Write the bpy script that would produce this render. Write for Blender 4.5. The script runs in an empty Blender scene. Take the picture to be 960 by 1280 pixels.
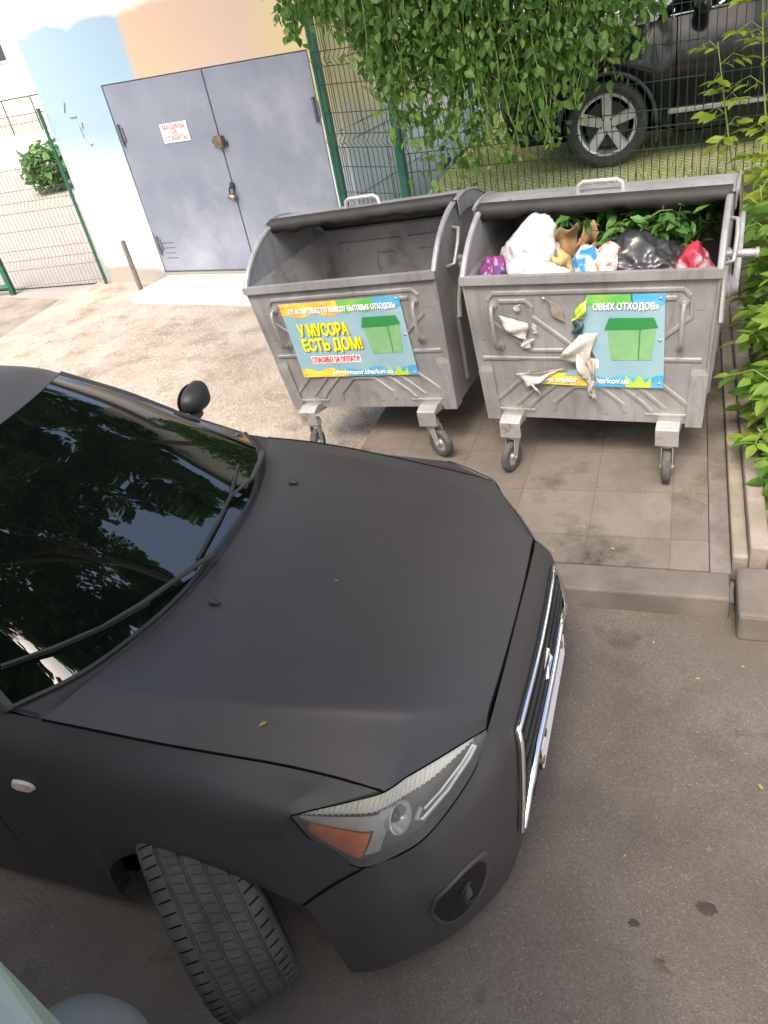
import bpy, bmesh, math, random
import numpy as np
from mathutils import Vector, Matrix

random.seed(7); rng = np.random.default_rng(7)
SC = bpy.context.scene
COL = SC.collection
R_ = math.radians

# ------------------------------------------------------------------ camera, light, exposure
cd = bpy.data.cameras.new('camera'); cam = bpy.data.objects.new('camera', cd); COL.objects.link(cam)
cd.sensor_fit = 'VERTICAL'; cd.sensor_height = 36; cd.sensor_width = 27; cd.lens = 961.0/1280*36
cd.clip_start = 0.05; cd.clip_end = 600
RC = ((0.93581901, 0.04095185, -0.35009388), (0.30464496, -0.59356097, 0.74490055), (-0.17729701, -0.80374643, -0.56794141))
cam.matrix_world = Matrix(((RC[0][0], -RC[0][1], -RC[0][2], 0), (RC[1][0], -RC[1][1], -RC[1][2], 0),
                           (RC[2][0], -RC[2][1], -RC[2][2], 2.65), (0, 0, 0, 1)))
SC.camera = cam
SUN_EL, SUN_AZ = 57, 185          # azimuth clockwise from +Y
w = bpy.data.worlds.new('World'); SC.world = w; w.use_nodes = True
nt = w.node_tree; nt.nodes.clear()
sky = nt.nodes.new('ShaderNodeTexSky'); sky.sky_type = 'NISHITA'; sky.sun_disc = False
sky.sun_elevation = R_(SUN_EL); sky.sun_rotation = R_(SUN_AZ); sky.air_density = 1.2; sky.dust_density = 6.5; sky.ozone_density = 0.4
bg = nt.nodes.new('ShaderNodeBackground'); bg.inputs[1].default_value = 0.15
wo = nt.nodes.new('ShaderNodeOutputWorld'); nt.links.new(sky.outputs[0], bg.inputs[0]); nt.links.new(bg.outputs[0], wo.inputs[0])
sd = bpy.data.lights.new('sun', 'SUN'); sun = bpy.data.objects.new('sun', sd); COL.objects.link(sun)
sd.energy = 1.2; sd.angle = R_(25); sd.color = (1, .92, .81)
a = R_(SUN_AZ); e = R_(SUN_EL)
sun.rotation_euler = Vector((math.sin(a)*math.cos(e), math.cos(a)*math.cos(e), math.sin(e))).to_track_quat('Z', 'Y').to_euler()
SC.view_settings.view_transform = 'Standard'; SC.view_settings.look = 'None'
SC.view_settings.exposure = 1.52; SC.view_settings.gamma = 1; SC.view_settings.use_curve_mapping = False
SC.render.engine = 'CYCLES'; SC.cycles.max_bounces = 7; SC.cycles.transparent_max_bounces = 12

# ------------------------------------------------------------------ materials
M = {}
def mat(name, c1, c2=None, scale=5, rough=.6, metal=0, bump=0, bscale=40, detail=6, lo=.35, hi=.65, spec=.5, coat=0, rvar=0, stretch=None, c3=None, s3=1, m3=(.55, .7), bdist=.01):
    m = bpy.data.materials.new(name); m.use_nodes = True; M[name] = m
    t = m.node_tree; b = t.nodes['Principled BSDF']
    b.inputs['Base Color'].default_value = (*c1, 1); b.inputs['Roughness'].default_value = rough
    b.inputs['Metallic'].default_value = metal; b.inputs['Specular IOR Level'].default_value = spec
    b.inputs['Coat Weight'].default_value = coat
    tc = t.nodes.new('ShaderNodeTexCoord'); vec = tc.outputs['Object']
    if stretch:
        mp = t.nodes.new('ShaderNodeMapping'); mp.inputs['Scale'].default_value = stretch; t.links.new(vec, mp.inputs[0]); vec = mp.outputs[0]
    if c2:
        n = t.nodes.new('ShaderNodeTexNoise'); n.inputs['Scale'].default_value = scale; n.inputs['Detail'].default_value = detail; n.inputs['Roughness'].default_value = .6
        t.links.new(vec, n.inputs['Vector'])
        r = t.nodes.new('ShaderNodeValToRGB'); r.color_ramp.elements[0].position = lo; r.color_ramp.elements[1].position = hi
        r.color_ramp.elements[0].color = (*c1, 1); r.color_ramp.elements[1].color = (*c2, 1)
        t.links.new(n.outputs[0], r.inputs[0]); out = r.outputs[0]
        if c3:
            n3 = t.nodes.new('ShaderNodeTexNoise'); n3.inputs['Scale'].default_value = s3; n3.inputs['Detail'].default_value = 8; n3.inputs['Roughness'].default_value = .65
            t.links.new(vec, n3.inputs['Vector'])
            mr = t.nodes.new('ShaderNodeMapRange'); mr.inputs[1].default_value = m3[0]; mr.inputs[2].default_value = m3[1]; t.links.new(n3.outputs[0], mr.inputs[0])
            mx = t.nodes.new('ShaderNodeMixRGB'); t.links.new(mr.outputs[0], mx.inputs[0]); t.links.new(out, mx.inputs[1]); mx.inputs[2].default_value = (*c3, 1); out = mx.outputs[0]
        t.links.new(out, b.inputs['Base Color'])
        if rvar:
            mr = t.nodes.new('ShaderNodeMapRange'); mr.inputs[3].default_value = rough-rvar; mr.inputs[4].default_value = rough+rvar; t.links.new(n.outputs[0], mr.inputs[0]); t.links.new(mr.outputs[0], b.inputs['Roughness'])
    if bump:
        n2 = t.nodes.new('ShaderNodeTexNoise'); n2.inputs['Scale'].default_value = bscale; n2.inputs['Detail'].default_value = 4
        t.links.new(vec, n2.inputs['Vector'])
        bp = t.nodes.new('ShaderNodeBump'); bp.inputs['Strength'].default_value = bump; bp.inputs['Distance'].default_value = bdist
        t.links.new(n2.outputs[0], bp.inputs['Height']); t.links.new(bp.outputs[0], b.inputs['Normal'])
    return m

def leafmat(name, ca, cb, cc=None, trans=.35):
    m = bpy.data.materials.new(name); m.use_nodes = True; M[name] = m; t = m.node_tree; b = t.nodes['Principled BSDF']
    g = t.nodes.new('ShaderNodeNewGeometry'); r = t.nodes.new('ShaderNodeValToRGB')
    r.color_ramp.elements[0].color = (*ca, 1); r.color_ramp.elements[1].color = (*cb, 1)
    if cc:
        e_ = r.color_ramp.elements.new(.93); e_.color = (*cc, 1); r.color_ramp.elements[1].position = .8
    t.links.new(g.outputs['Random Per Island'], r.inputs[0]); t.links.new(r.outputs[0], b.inputs['Base Color'])
    b.inputs['Roughness'].default_value = .45; b.inputs['Specular IOR Level'].default_value = .4
    tr = t.nodes.new('ShaderNodeBsdfTranslucent'); mx = t.nodes.new('ShaderNodeMixShader'); mx.inputs[0].default_value = trans
    hs = t.nodes.new('ShaderNodeHueSaturation'); hs.inputs['Hue'].default_value = .48; hs.inputs['Value'].default_value = 1.6
    t.links.new(r.outputs[0], hs.inputs['Color']); t.links.new(hs.outputs[0], tr.inputs[0])
    t.links.new(b.outputs[0], mx.inputs[1]); t.links.new(tr.outputs[0], mx.inputs[2]); t.links.new(mx.outputs[0], t.nodes['Material Output'].inputs[0])
    return m

def clearmat(name, tint=(1, 1, 1), rough=.03, fac=.12):
    m = bpy.data.materials.new(name); m.use_nodes = True; M[name] = m; t = m.node_tree; t.nodes.remove(t.nodes['Principled BSDF'])
    tr = t.nodes.new('ShaderNodeBsdfTransparent'); tr.inputs[0].default_value = (*tint, 1)
    gl = t.nodes.new('ShaderNodeBsdfGlossy'); gl.inputs['Roughness'].default_value = rough
    lw = t.nodes.new('ShaderNodeFresnel'); lw.inputs[0].default_value = 1.5
    mx = t.nodes.new('ShaderNodeMixShader'); t.links.new(lw.outputs[0], mx.inputs[0]); t.links.new(tr.outputs[0], mx.inputs[1]); t.links.new(gl.outputs[0], mx.inputs[2])
    df = t.nodes.new('ShaderNodeBsdfDiffuse'); df.inputs[0].default_value = (.5, .5, .47, 1)
    m2 = t.nodes.new('ShaderNodeMixShader'); m2.inputs[0].default_value = fac; t.links.new(mx.outputs[0], m2.inputs[1]); t.links.new(df.outputs[0], m2.inputs[2])
    t.links.new(m2.outputs[0], t.nodes['Material Output'].inputs[0]); return m

def asphalt_mat():
    m = mat('asphalt', (.104, .09, .078), (.162, .141, .122), scale=1.3, rough=.9, c3=(.065, .057, .05), s3=.7, m3=(.55, .75), spec=.25)
    t = m.node_tree; b = t.nodes['Principled BSDF']; tc = t.nodes['Texture Coordinate']
    src = b.inputs['Base Color'].links[0].from_socket
    # aggregate: fine cells, some pale stones
    v = t.nodes.new('ShaderNodeTexVoronoi'); v.inputs['Scale'].default_value = 170; t.links.new(tc.outputs['Object'], v.inputs['Vector'])
    sp = t.nodes.new('ShaderNodeSeparateColor'); t.links.new(v.outputs['Color'], sp.inputs[0])
    r = t.nodes.new('ShaderNodeValToRGB'); r.color_ramp.elements[0].color = (.80, .80, .80, 1); r.color_ramp.elements[1].color = (1.1, 1.09, 1.07, 1)
    e_ = r.color_ramp.elements.new(.93); e_.color = (1.12, 1.1, 1.08, 1); e2 = r.color_ramp.elements.new(.985); e2.color = (1.35, 1.3, 1.25, 1); r.color_ramp.elements[-1].color = (1.6, 1.55, 1.48, 1)
    t.links.new(sp.outputs[0], r.inputs[0])
    mx = t.nodes.new('ShaderNodeMixRGB'); mx.blend_type = 'MULTIPLY'; mx.inputs[0].default_value = 1
    t.links.new(src, mx.inputs[1]); t.links.new(r.outputs[0], mx.inputs[2]); t.links.new(mx.outputs[0], b.inputs['Base Color'])
    for sc_, lo, hi, col, am in ((.55, .52, .60, (.115, .098, .082), .55), (2.6, .60, .66, (.05, .042, .036), .5), (24, .70, .74, (.03, .026, .022), .7)):
        n = t.nodes.new('ShaderNodeTexNoise'); n.inputs['Scale'].default_value = sc_; n.inputs['Detail'].default_value = 7; n.inputs['Roughness'].default_value = .62; t.links.new(tc.outputs['Object'], n.inputs['Vector'])
        r_ = t.nodes.new('ShaderNodeMapRange'); r_.inputs[1].default_value = lo; r_.inputs[2].default_value = hi; r_.inputs[4].default_value = am; t.links.new(n.outputs[0], r_.inputs[0])
        m_ = t.nodes.new('ShaderNodeMixRGB'); t.links.new(r_.outputs[0], m_.inputs[0]); t.links.new(b.inputs['Base Color'].links[0].from_socket, m_.inputs[1]); m_.inputs[2].default_value = (*col, 1); t.links.new(m_.outputs[0], b.inputs['Base Color'])
    bp = t.nodes.new('ShaderNodeBump'); bp.inputs['Strength'].default_value = .5; bp.inputs['Distance'].default_value = .004
    t.links.new(v.outputs['Distance'], bp.inputs['Height']); bp.invert = True; t.links.new(bp.outputs[0], b.inputs['Normal'])
    return m
asphalt_mat()

def tile_mat():
    m = mat('paving_tiles', (.145, .123, .104), (.225, .196, .168), scale=2.2, rough=.88, c3=(.07, .056, .045), s3=2.2, m3=(.5, .68), spec=.25)
    t = m.node_tree; b = t.nodes['Principled BSDF']; tc = t.nodes['Texture Coordinate']; src = b.inputs['Base Color'].links[0].from_socket
    def math_(op, a_, b_=None):
        n = t.nodes.new('ShaderNodeMath'); n.operation = op
        for i, q in enumerate((a_, b_)):
            if q is None: continue
            if isinstance(q, (int, float)): n.inputs[i].default_value = q
            else: t.links.new(q, n.inputs[i])
        return n.outputs[0]
    s = t.nodes.new('ShaderNodeSeparateXYZ'); t.links.new(tc.outputs['Object'], s.inputs[0]); X, Y = s.outputs[0], s.outputs[1]
    T = .40
    fx = math_('FRACT', math_('DIVIDE', X, T)); fy = math_('FRACT', math_('DIVIDE', Y, T))
    ex = math_('ABSOLUTE', math_('SUBTRACT', fx, .5)); ey = math_('ABSOLUTE', math_('SUBTRACT', fy, .5))
    joint = math_('GREATER_THAN', math_('MAXIMUM', ex, ey), .487)
    # basket of short grooves: 6x6 checks per tile, alternating direction
    cx = math_('MODULO', math_('FLOOR', math_('MULTIPLY', fx, 5)), 2); cy = math_('MODULO', math_('FLOOR', math_('MULTIPLY', fy, 5)), 2)
    alt = math_('ABSOLUTE', math_('SUBTRACT', cx, cy))
    gx = math_('SINE', math_('MULTIPLY', fx, 6.2832*20)); gy = math_('SINE', math_('MULTIPLY', fy, 6.2832*20))
    g = math_('ADD', math_('MULTIPLY', gx, alt), math_('MULTIPLY', gy, math_('SUBTRACT', 1, alt)))
    # per-tile tone and wear (some tiles worn smooth)
    cxy = t.nodes.new('ShaderNodeCombineXYZ'); t.links.new(math_('FLOOR', math_('DIVIDE', X, T)), cxy.inputs[0]); t.links.new(math_('FLOOR', math_('DIVIDE', Y, T)), cxy.inputs[1])
    wn = t.nodes.new('ShaderNodeTexWhiteNoise'); t.links.new(cxy.outputs[0], wn.inputs['Vector'])
    tone = math_('ADD', .90, math_('MULTIPLY', wn.outputs['Value'], .20))
    sc_ = t.nodes.new('ShaderNodeVectorMath'); sc_.operation = 'SCALE'; t.links.new(src, sc_.inputs[0]); t.links.new(tone, sc_.inputs['Scale'])
    mx = t.nodes.new('ShaderNodeMixRGB'); t.links.new(math_('MULTIPLY', joint, .35), mx.inputs[0]); t.links.new(sc_.outputs[0], mx.inputs[1]); mx.inputs[2].default_value = (.09, .075, .06, 1)
    t.links.new(mx.outputs[0], b.inputs['Base Color'])
    wear = t.nodes.new('ShaderNodeTexNoise'); wear.inputs['Scale'].default_value = 3; t.links.new(tc.outputs['Object'], wear.inputs['Vector'])
    wr = t.nodes.new('ShaderNodeMapRange'); wr.inputs[1].default_value = .45; wr.inputs[2].default_value = .62; t.links.new(wear.outputs[0], wr.inputs[0])
    h = math_('SUBTRACT', math_('MULTIPLY', g, wr.outputs[0]), math_('MULTIPLY', joint, 2))
    bp = t.nodes.new('ShaderNodeBump'); bp.inputs['Strength'].default_value = .32; bp.inputs['Distance'].default_value = .003
    t.links.new(h, bp.inputs['Height']); t.links.new(bp.outputs[0], b.inputs['Normal'])
tile_mat()

def gravel_mat():
    m = mat('gravel_bed', (.35, .302, .25), (.46, .415, .36), scale=1.5, rough=.95, c3=(.19, .155, .118), s3=2.5, m3=(.5, .75), spec=.2)
    t = m.node_tree; b = t.nodes['Principled BSDF']; tc = t.nodes['Texture Coordinate']; src = b.inputs['Base Color'].links[0].from_socket
    v = t.nodes.new('ShaderNodeTexVoronoi'); v.inputs['Scale'].default_value = 62; t.links.new(tc.outputs['Object'], v.inputs['Vector'])
    sp = t.nodes.new('ShaderNodeSeparateColor'); t.links.new(v.outputs['Color'], sp.inputs[0])
    r = t.nodes.new('ShaderNodeValToRGB'); r.color_ramp.elements[0].color = (.80, .79, .77, 1); r.color_ramp.elements[1].color = (1.15, 1.14, 1.12, 1); t.links.new(sp.outputs[0], r.inputs[0])
    mx = t.nodes.new('ShaderNodeMixRGB'); mx.blend_type = 'MULTIPLY'; mx.inputs[0].default_value = .8
    t.links.new(src, mx.inputs[1]); t.links.new(r.outputs[0], mx.inputs[2]); t.links.new(mx.outputs[0], b.inputs['Base Color'])
    bp = t.nodes.new('ShaderNodeBump'); bp.inputs['Strength'].default_value = .55; bp.inputs['Distance'].default_value = .012; bp.invert = True
    t.links.new(v.outputs['Distance'], bp.inputs['Height']); t.links.new(bp.outputs[0], b.inputs['Normal'])
gravel_mat()

def paver_mat(name, ca, cb, scale):
    m = bpy.data.materials.new(name); m.use_nodes = True; M[name] = m; t = m.node_tree; b = t.nodes['Principled BSDF']; b.inputs['Roughness'].default_value = .9
    tc = t.nodes.new('ShaderNodeTexCoord'); br = t.nodes.new('ShaderNodeTexBrick'); br.inputs['Scale'].default_value = scale
    br.inputs['Color1'].default_value = (*ca, 1); br.inputs['Color2'].default_value = tuple(x*.8 for x in ca)+(1,); br.inputs['Mortar'].default_value = (*cb, 1); br.inputs['Mortar Size'].default_value = .07
    t.links.new(tc.outputs['Object'], br.inputs['Vector'])
    n = t.nodes.new('ShaderNodeTexNoise'); n.inputs['Scale'].default_value = 2.5; n.inputs['Detail'].default_value = 8; t.links.new(tc.outputs['Object'], n.inputs['Vector'])
    mr = t.nodes.new('ShaderNodeMapRange'); mr.inputs[1].default_value = .52; mr.inputs[2].default_value = .66; t.links.new(n.outputs[0], mr.inputs[0])
    mx = t.nodes.new('ShaderNodeMixRGB'); t.links.new(mr.outputs[0], mx.inputs[0]); t.links.new(br.outputs[0], mx.inputs[1]); mx.inputs[2].default_value = (*cb, 1)
    t.links.new(mx.outputs[0], b.inputs['Base Color'])
paver_mat('grass_pavers', (.70, .64, .48), (.30, .34, .09), 5)
paver_mat('street_pavers', (.35, .325, .30), (.29, .268, .243), 4)

mat('concrete', (.122, .106, .092), (.195, .171, .149), scale=3, rough=.9, bump=.35, bscale=60, c3=(.13, .108, .09), s3=2, m3=(.55, .72), spec=.25)
mat('concrete_pale', (.20, .172, .142), (.32, .28, .235), scale=4, rough=.9, bump=.4, bscale=50, c3=(.13, .11, .088), s3=3, m3=(.55, .72), spec=.25)
mat('dust_path', (.22, .19, .16), (.31, .275, .235), scale=3, rough=.95, bump=.4, bscale=50, c3=(.14, .115, .09), s3=2, m3=(.52, .7), spec=.2)
mat('graffiti_grey', (.40, .40, .41), (.52, .52, .52), scale=9, rough=.8)
mat('truck_dark', (.09, .095, .09), (.12, .125, .12), scale=3, rough=.5)
mat('concrete_dark', (.10, .085, .072), (.17, .145, .12), scale=5, rough=.92, bump=.4, bscale=60, spec=.2)
mat('mortar', (.12, .105, .098), (.20, .175, .16), scale=6, rough=.95, bump=.5, bscale=40, spec=.2)
mat('soil', (.07, .052, .035), (.15, .115, .08), scale=8, rough=1, bump=.8, bscale=30, spec=.1)
mat('white_concrete', (.62, .585, .54), (.74, .71, .665), scale=4, rough=.9, bump=.3, bscale=50)
mat('galvanised', (.285, .281, .28), (.41, .405, .402), scale=2.4, rough=.5, metal=.4, bump=.12, bscale=7, c3=(.27, .255, .24), s3=4.2, m3=(.54, .75), rvar=.1, spec=.5)
def grime(name, amt=.6):
    t = M[name].node_tree; b = t.nodes['Principled BSDF']; tc = t.nodes['Texture Coordinate']; src = b.inputs['Base Color'].links[0].from_socket
    def layer(scale, stretch, lo, hi, col, src, strength):
        mp = t.nodes.new('ShaderNodeMapping'); mp.inputs['Scale'].default_value = stretch; t.links.new(tc.outputs['Object'], mp.inputs[0])
        n = t.nodes.new('ShaderNodeTexNoise'); n.inputs['Scale'].default_value = scale; n.inputs['Detail'].default_value = 9; n.inputs['Roughness'].default_value = .7; t.links.new(mp.outputs[0], n.inputs['Vector'])
        r = t.nodes.new('ShaderNodeMapRange'); r.inputs[1].default_value = lo; r.inputs[2].default_value = hi; r.inputs[4].default_value = strength; t.links.new(n.outputs[0], r.inputs[0])
        m_ = t.nodes.new('ShaderNodeMixRGB'); t.links.new(r.outputs[0], m_.inputs[0]); t.links.new(src, m_.inputs[1]); m_.inputs[2].default_value = (*col, 1); return m_.outputs[0]
    o = layer(3, (5, 5, .7), .50, .70, (.17, .152, .135), src, amt)          # grime runs
    o = layer(7, (1, 1, 1), .62, .68, (.50, .49, .48), o, .5)             # scuffs
    o = layer(11, (.6, 1, 2.5), .66, .70, (.10, .06, .04), o, .7)           # rust and tar spots
    t.links.new(o, b.inputs['Base Color'])
    bp = b.inputs['Normal'].links[0].from_node; bp.inputs['Strength'].default_value = .35; bp.inputs['Distance'].default_value = .03
    bp.inputs['Height'].links[0].from_node.inputs['Scale'].default_value = 3.5; bp.inputs['Height'].links[0].from_node.inputs['Detail'].default_value = 2
grime('galvanised')
mat('galvanised_inside', (.42, .41, .40), (.60, .585, .57), scale=2.2, rough=.6, metal=.4, bump=.2, bscale=6, c3=(.20, .178, .155), s3=3, m3=(.52, .72))
mat('lid_dark', (.07, .068, .066), (.125, .12, .117), scale=3, rough=.5, metal=.4, bump=.1, bscale=6, c3=(.18, .175, .17), s3=4, m3=(.58, .7))
mat('rubber', (.018, .018, .018), (.034, .032, .03), scale=8, rough=.7, bump=.1, bscale=30)
mat('tyre_rubber', (.042, .04, .037), (.075, .069, .063), scale=10, rough=.8, bump=.25, bscale=70)
mat('tyre_cut', (.022, .021, .02), rough=.9)
mat('fog_shade_black', (.004, .004, .0042), (.007, .007, .0072), scale=9, rough=.35)
mat('caster_tyre', (.05, .047, .044), (.11, .10, .09), scale=20, rough=.85)
mat('caster_steel', (.42, .41, .40), (.55, .54, .53), scale=6, rough=.5, metal=.6, c3=(.25, .2, .15), s3=8, m3=(.58, .7))
mat('rivet', (.5, .5, .5), rough=.4, metal=.8)
mat('matte_black', (.037, .0335, .0345), (.043, .039, .040), scale=4, rough=.5, bump=.22, bscale=420, spec=.45, bdist=.002, rvar=.03)
mat('gap_black', (.002, .002, .002), rough=.9, spec=.1)
mat('plastic_black', (.018, .018, .019), (.03, .03, .031), scale=6, rough=.5, bump=.1, bscale=200)
mat('plastic_grey', (.10, .10, .11), (.14, .14, .15), scale=6, rough=.45)
mat('wiper_black', (.02, .019, .018), (.035, .033, .031), scale=8, rough=.5)
m = mat('tinted_glass', (.003, .005, .004), rough=.012, spec=.9); m.node_tree.nodes['Principled BSDF'].inputs['IOR'].default_value = 1.65
mat('chrome', (.85, .85, .86), rough=.08, metal=1)
mat('silver_plastic', (.72, .72, .70), (.82, .82, .80), scale=30, rough=.22, metal=.4)
mat('reflector', (.86, .84, .74), (.93, .91, .82), scale=60, rough=.25, metal=.0, bump=.2, bscale=120)
mat('housing', (.10, .10, .096), (.16, .16, .152), scale=12, rough=.35, spec=.6)
mat('amber', (.95, .22, .03), (.85, .15, .02), scale=30, rough=.25)
mat('marker_lens', (.50, .33, .27), (.62, .56, .52), scale=14, rough=.25)
clearmat('clear_lens', (.98, .98, .96), .06, .14)
clearmat('fog_glass', (.5, .52, .52), .05, .05)
mat('alloy', (.62, .61, .59), (.72, .71, .69), scale=8, rough=.3, metal=.35)
mat('dark_metal', (.05, .05, .052), (.08, .08, .08), scale=9, rough=.5, metal=.3)
mat('suv_paint', (.010, .0098, .0105), (.013, .0125, .0135), scale=3, rough=.12, spec=.35)
mat('fence_green', (.012, .085, .055), (.02, .115, .075), scale=8, rough=.4)
mat('mesh_green', (.008, .045, .034), rough=.5)
mat('mesh_pale', (.07, .075, .07), rough=.5)
mat('gate_paint', (.185, .212, .275), (.232, .262, .328), scale=1.4, rough=.5, bump=.06, bscale=4, c3=(.32, .346, .405), s3=1.0, m3=(.5, .7))
mat('gate_edge', (.10, .115, .15), (.16, .17, .2), scale=9, rough=.6, c3=(.18, .10, .06), s3=14, m3=(.58, .68))
mat('rusty', (.12, .085, .065), (.24, .19, .16), scale=20, rough=.7, metal=.4)
mat('lock_brass', (.26, .21, .16), (.34, .28, .22), scale=20, rough=.4, metal=.7)
mat('pole_steel', (.16, .145, .135), (.24, .22, .2), scale=14, rough=.6, metal=.4)
mat('yellow_sheet', (.86, .80, .42), (.9, .85, .5), scale=2, rough=.55)
mat('plaster_white', (.80, .80, .80), (.86, .86, .85), scale=2, rough=.8)
mat('plaster_beige', (.62, .52, .36), (.68, .58, .42), scale=2, rough=.85)
mat('window_dark', (.05, .06, .07), rough=.1)
mat('poster_blue', (.25, .41, .48), (.31, .47, .53), scale=5, rough=.32, spec=.5)
mat('poster_yellow', (.86, .68, .08), (.90, .45, .10), scale=9, rough=.35, lo=.42, hi=.58)
mat('poster_green', (.10, .42, .10), (.25, .52, .10), scale=9, rough=.35)
mat('poster_deepblue', (.06, .33, .58), (.14, .45, .66), scale=9, rough=.35)
mat('poster_lime', (.45, .62, .08), rough=.35)
mat('ink_yellow', (.92, .80, .02), rough=.35)
mat('ink_shadow', (.20, .17, .05), rough=.4)
mat('ink_white', (.88, .90, .90), rough=.35)
mat('ink_red', (.80, .05, .06), rough=.4)
mat('ink_pink', (.72, .17, .22), rough=.5)
mat('ink_dark', (.04, .07, .09), rough=.4)
mat('picture_green', (.19, .40, .18), (.24, .46, .22), scale=8, rough=.35)
mat('picture_dark_green', (.04, .24, .07), rough=.35)
mat('paper_white', (.44, .42, .39), (.56, .54, .50), scale=6, rough=.7, c3=(.52, .45, .34), s3=9, m3=(.56, .7))
mat('sign_white', (.85, .83, .83), (.80, .78, .78), scale=6, rough=.5)
mat('bag_white', (.46, .46, .46), (.58, .58, .575), scale=6, rough=.3, bump=.9, bscale=11)
m = mat('bag_black', (.022, .022, .026), (.04, .04, .047), scale=6, rough=.34, bump=.6, bscale=12); m.node_tree.nodes['Principled BSDF'].inputs['Specular IOR Level'].default_value = .8
mat('bag_red', (.33, .025, .05), (.55, .40, .43), scale=9, rough=.42, bump=.5, bscale=14, lo=.48, hi=.62)
mat('bag_purple', (.22, .03, .15), (.06, .06, .20), scale=9, rough=.3, bump=.5, bscale=14)
mat('bag_pale', (.62, .72, .55), (.80, .82, .74), scale=7, rough=.3, bump=.4, bscale=14)
mat('wrapper_blue', (.04, .20, .42), (.80, .80, .78), scale=8, rough=.3, lo=.44, hi=.54, c3=(.05, .45, .12), s3=10, m3=(.58, .62))
mat('wrapper_print', (.75, .72, .68), (.45, .12, .06), scale=24, rough=.35, lo=.45, hi=.62)
mat('green_plastic', (.03, .45, .06), rough=.3)
mat('cardboard', (.20, .115, .05), (.34, .21, .10), scale=9, rough=.85, bump=.4, bscale=20)
mat('cardboard_edge', (.48, .33, .14), (.55, .38, .18), scale=12, rough=.85)
mat('bark', (.09, .07, .05), (.16, .125, .09), scale=9, rough=.95, bump=.8, bscale=18)
mat('stem_green', (.16, .24, .06), (.22, .3, .08), scale=20, rough=.6)
mat('wood_old', (.30, .19, .09), (.40, .27, .14), scale=12, rough=.8, stretch=(6, 6, 1), bump=.4, bscale=20)
mat('ledge_paint', (.33, .40, .34), (.37, .44, .38), scale=2, rough=.5)
mat('ledge_trim', (.15, .155, .145), (.18, .185, .17), scale=2, rough=.5)
leafmat('vine_leaf', (.03, .10, .022), (.085, .195, .045), (.17, .30, .065), .42)
leafmat('crown_leaf', (.022, .06, .012), (.05, .11, .022), None, .3)
leafmat('sapling_leaf', (.045, .13, .018), (.10, .22, .03), (.2, .3, .04))
leafmat('young_leaf', (.16, .26, .03), (.30, .36, .05), None, .45)
leafmat('cut_leaf', (.05, .15, .03), (.11, .24, .05), None, .3)
leafmat('bush_leaf', (.07, .16, .05), (.13, .25, .08))
leafmat('fallen', (.45, .40, .06), (.38, .25, .06), None, .2)
mat('pebble', (.29, .245, .195), (.55, .50, .435), scale=14, rough=.9)
mat('dirt_spot', (.045, .038, .032), (.06, .05, .042), scale=20, rough=1)

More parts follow.
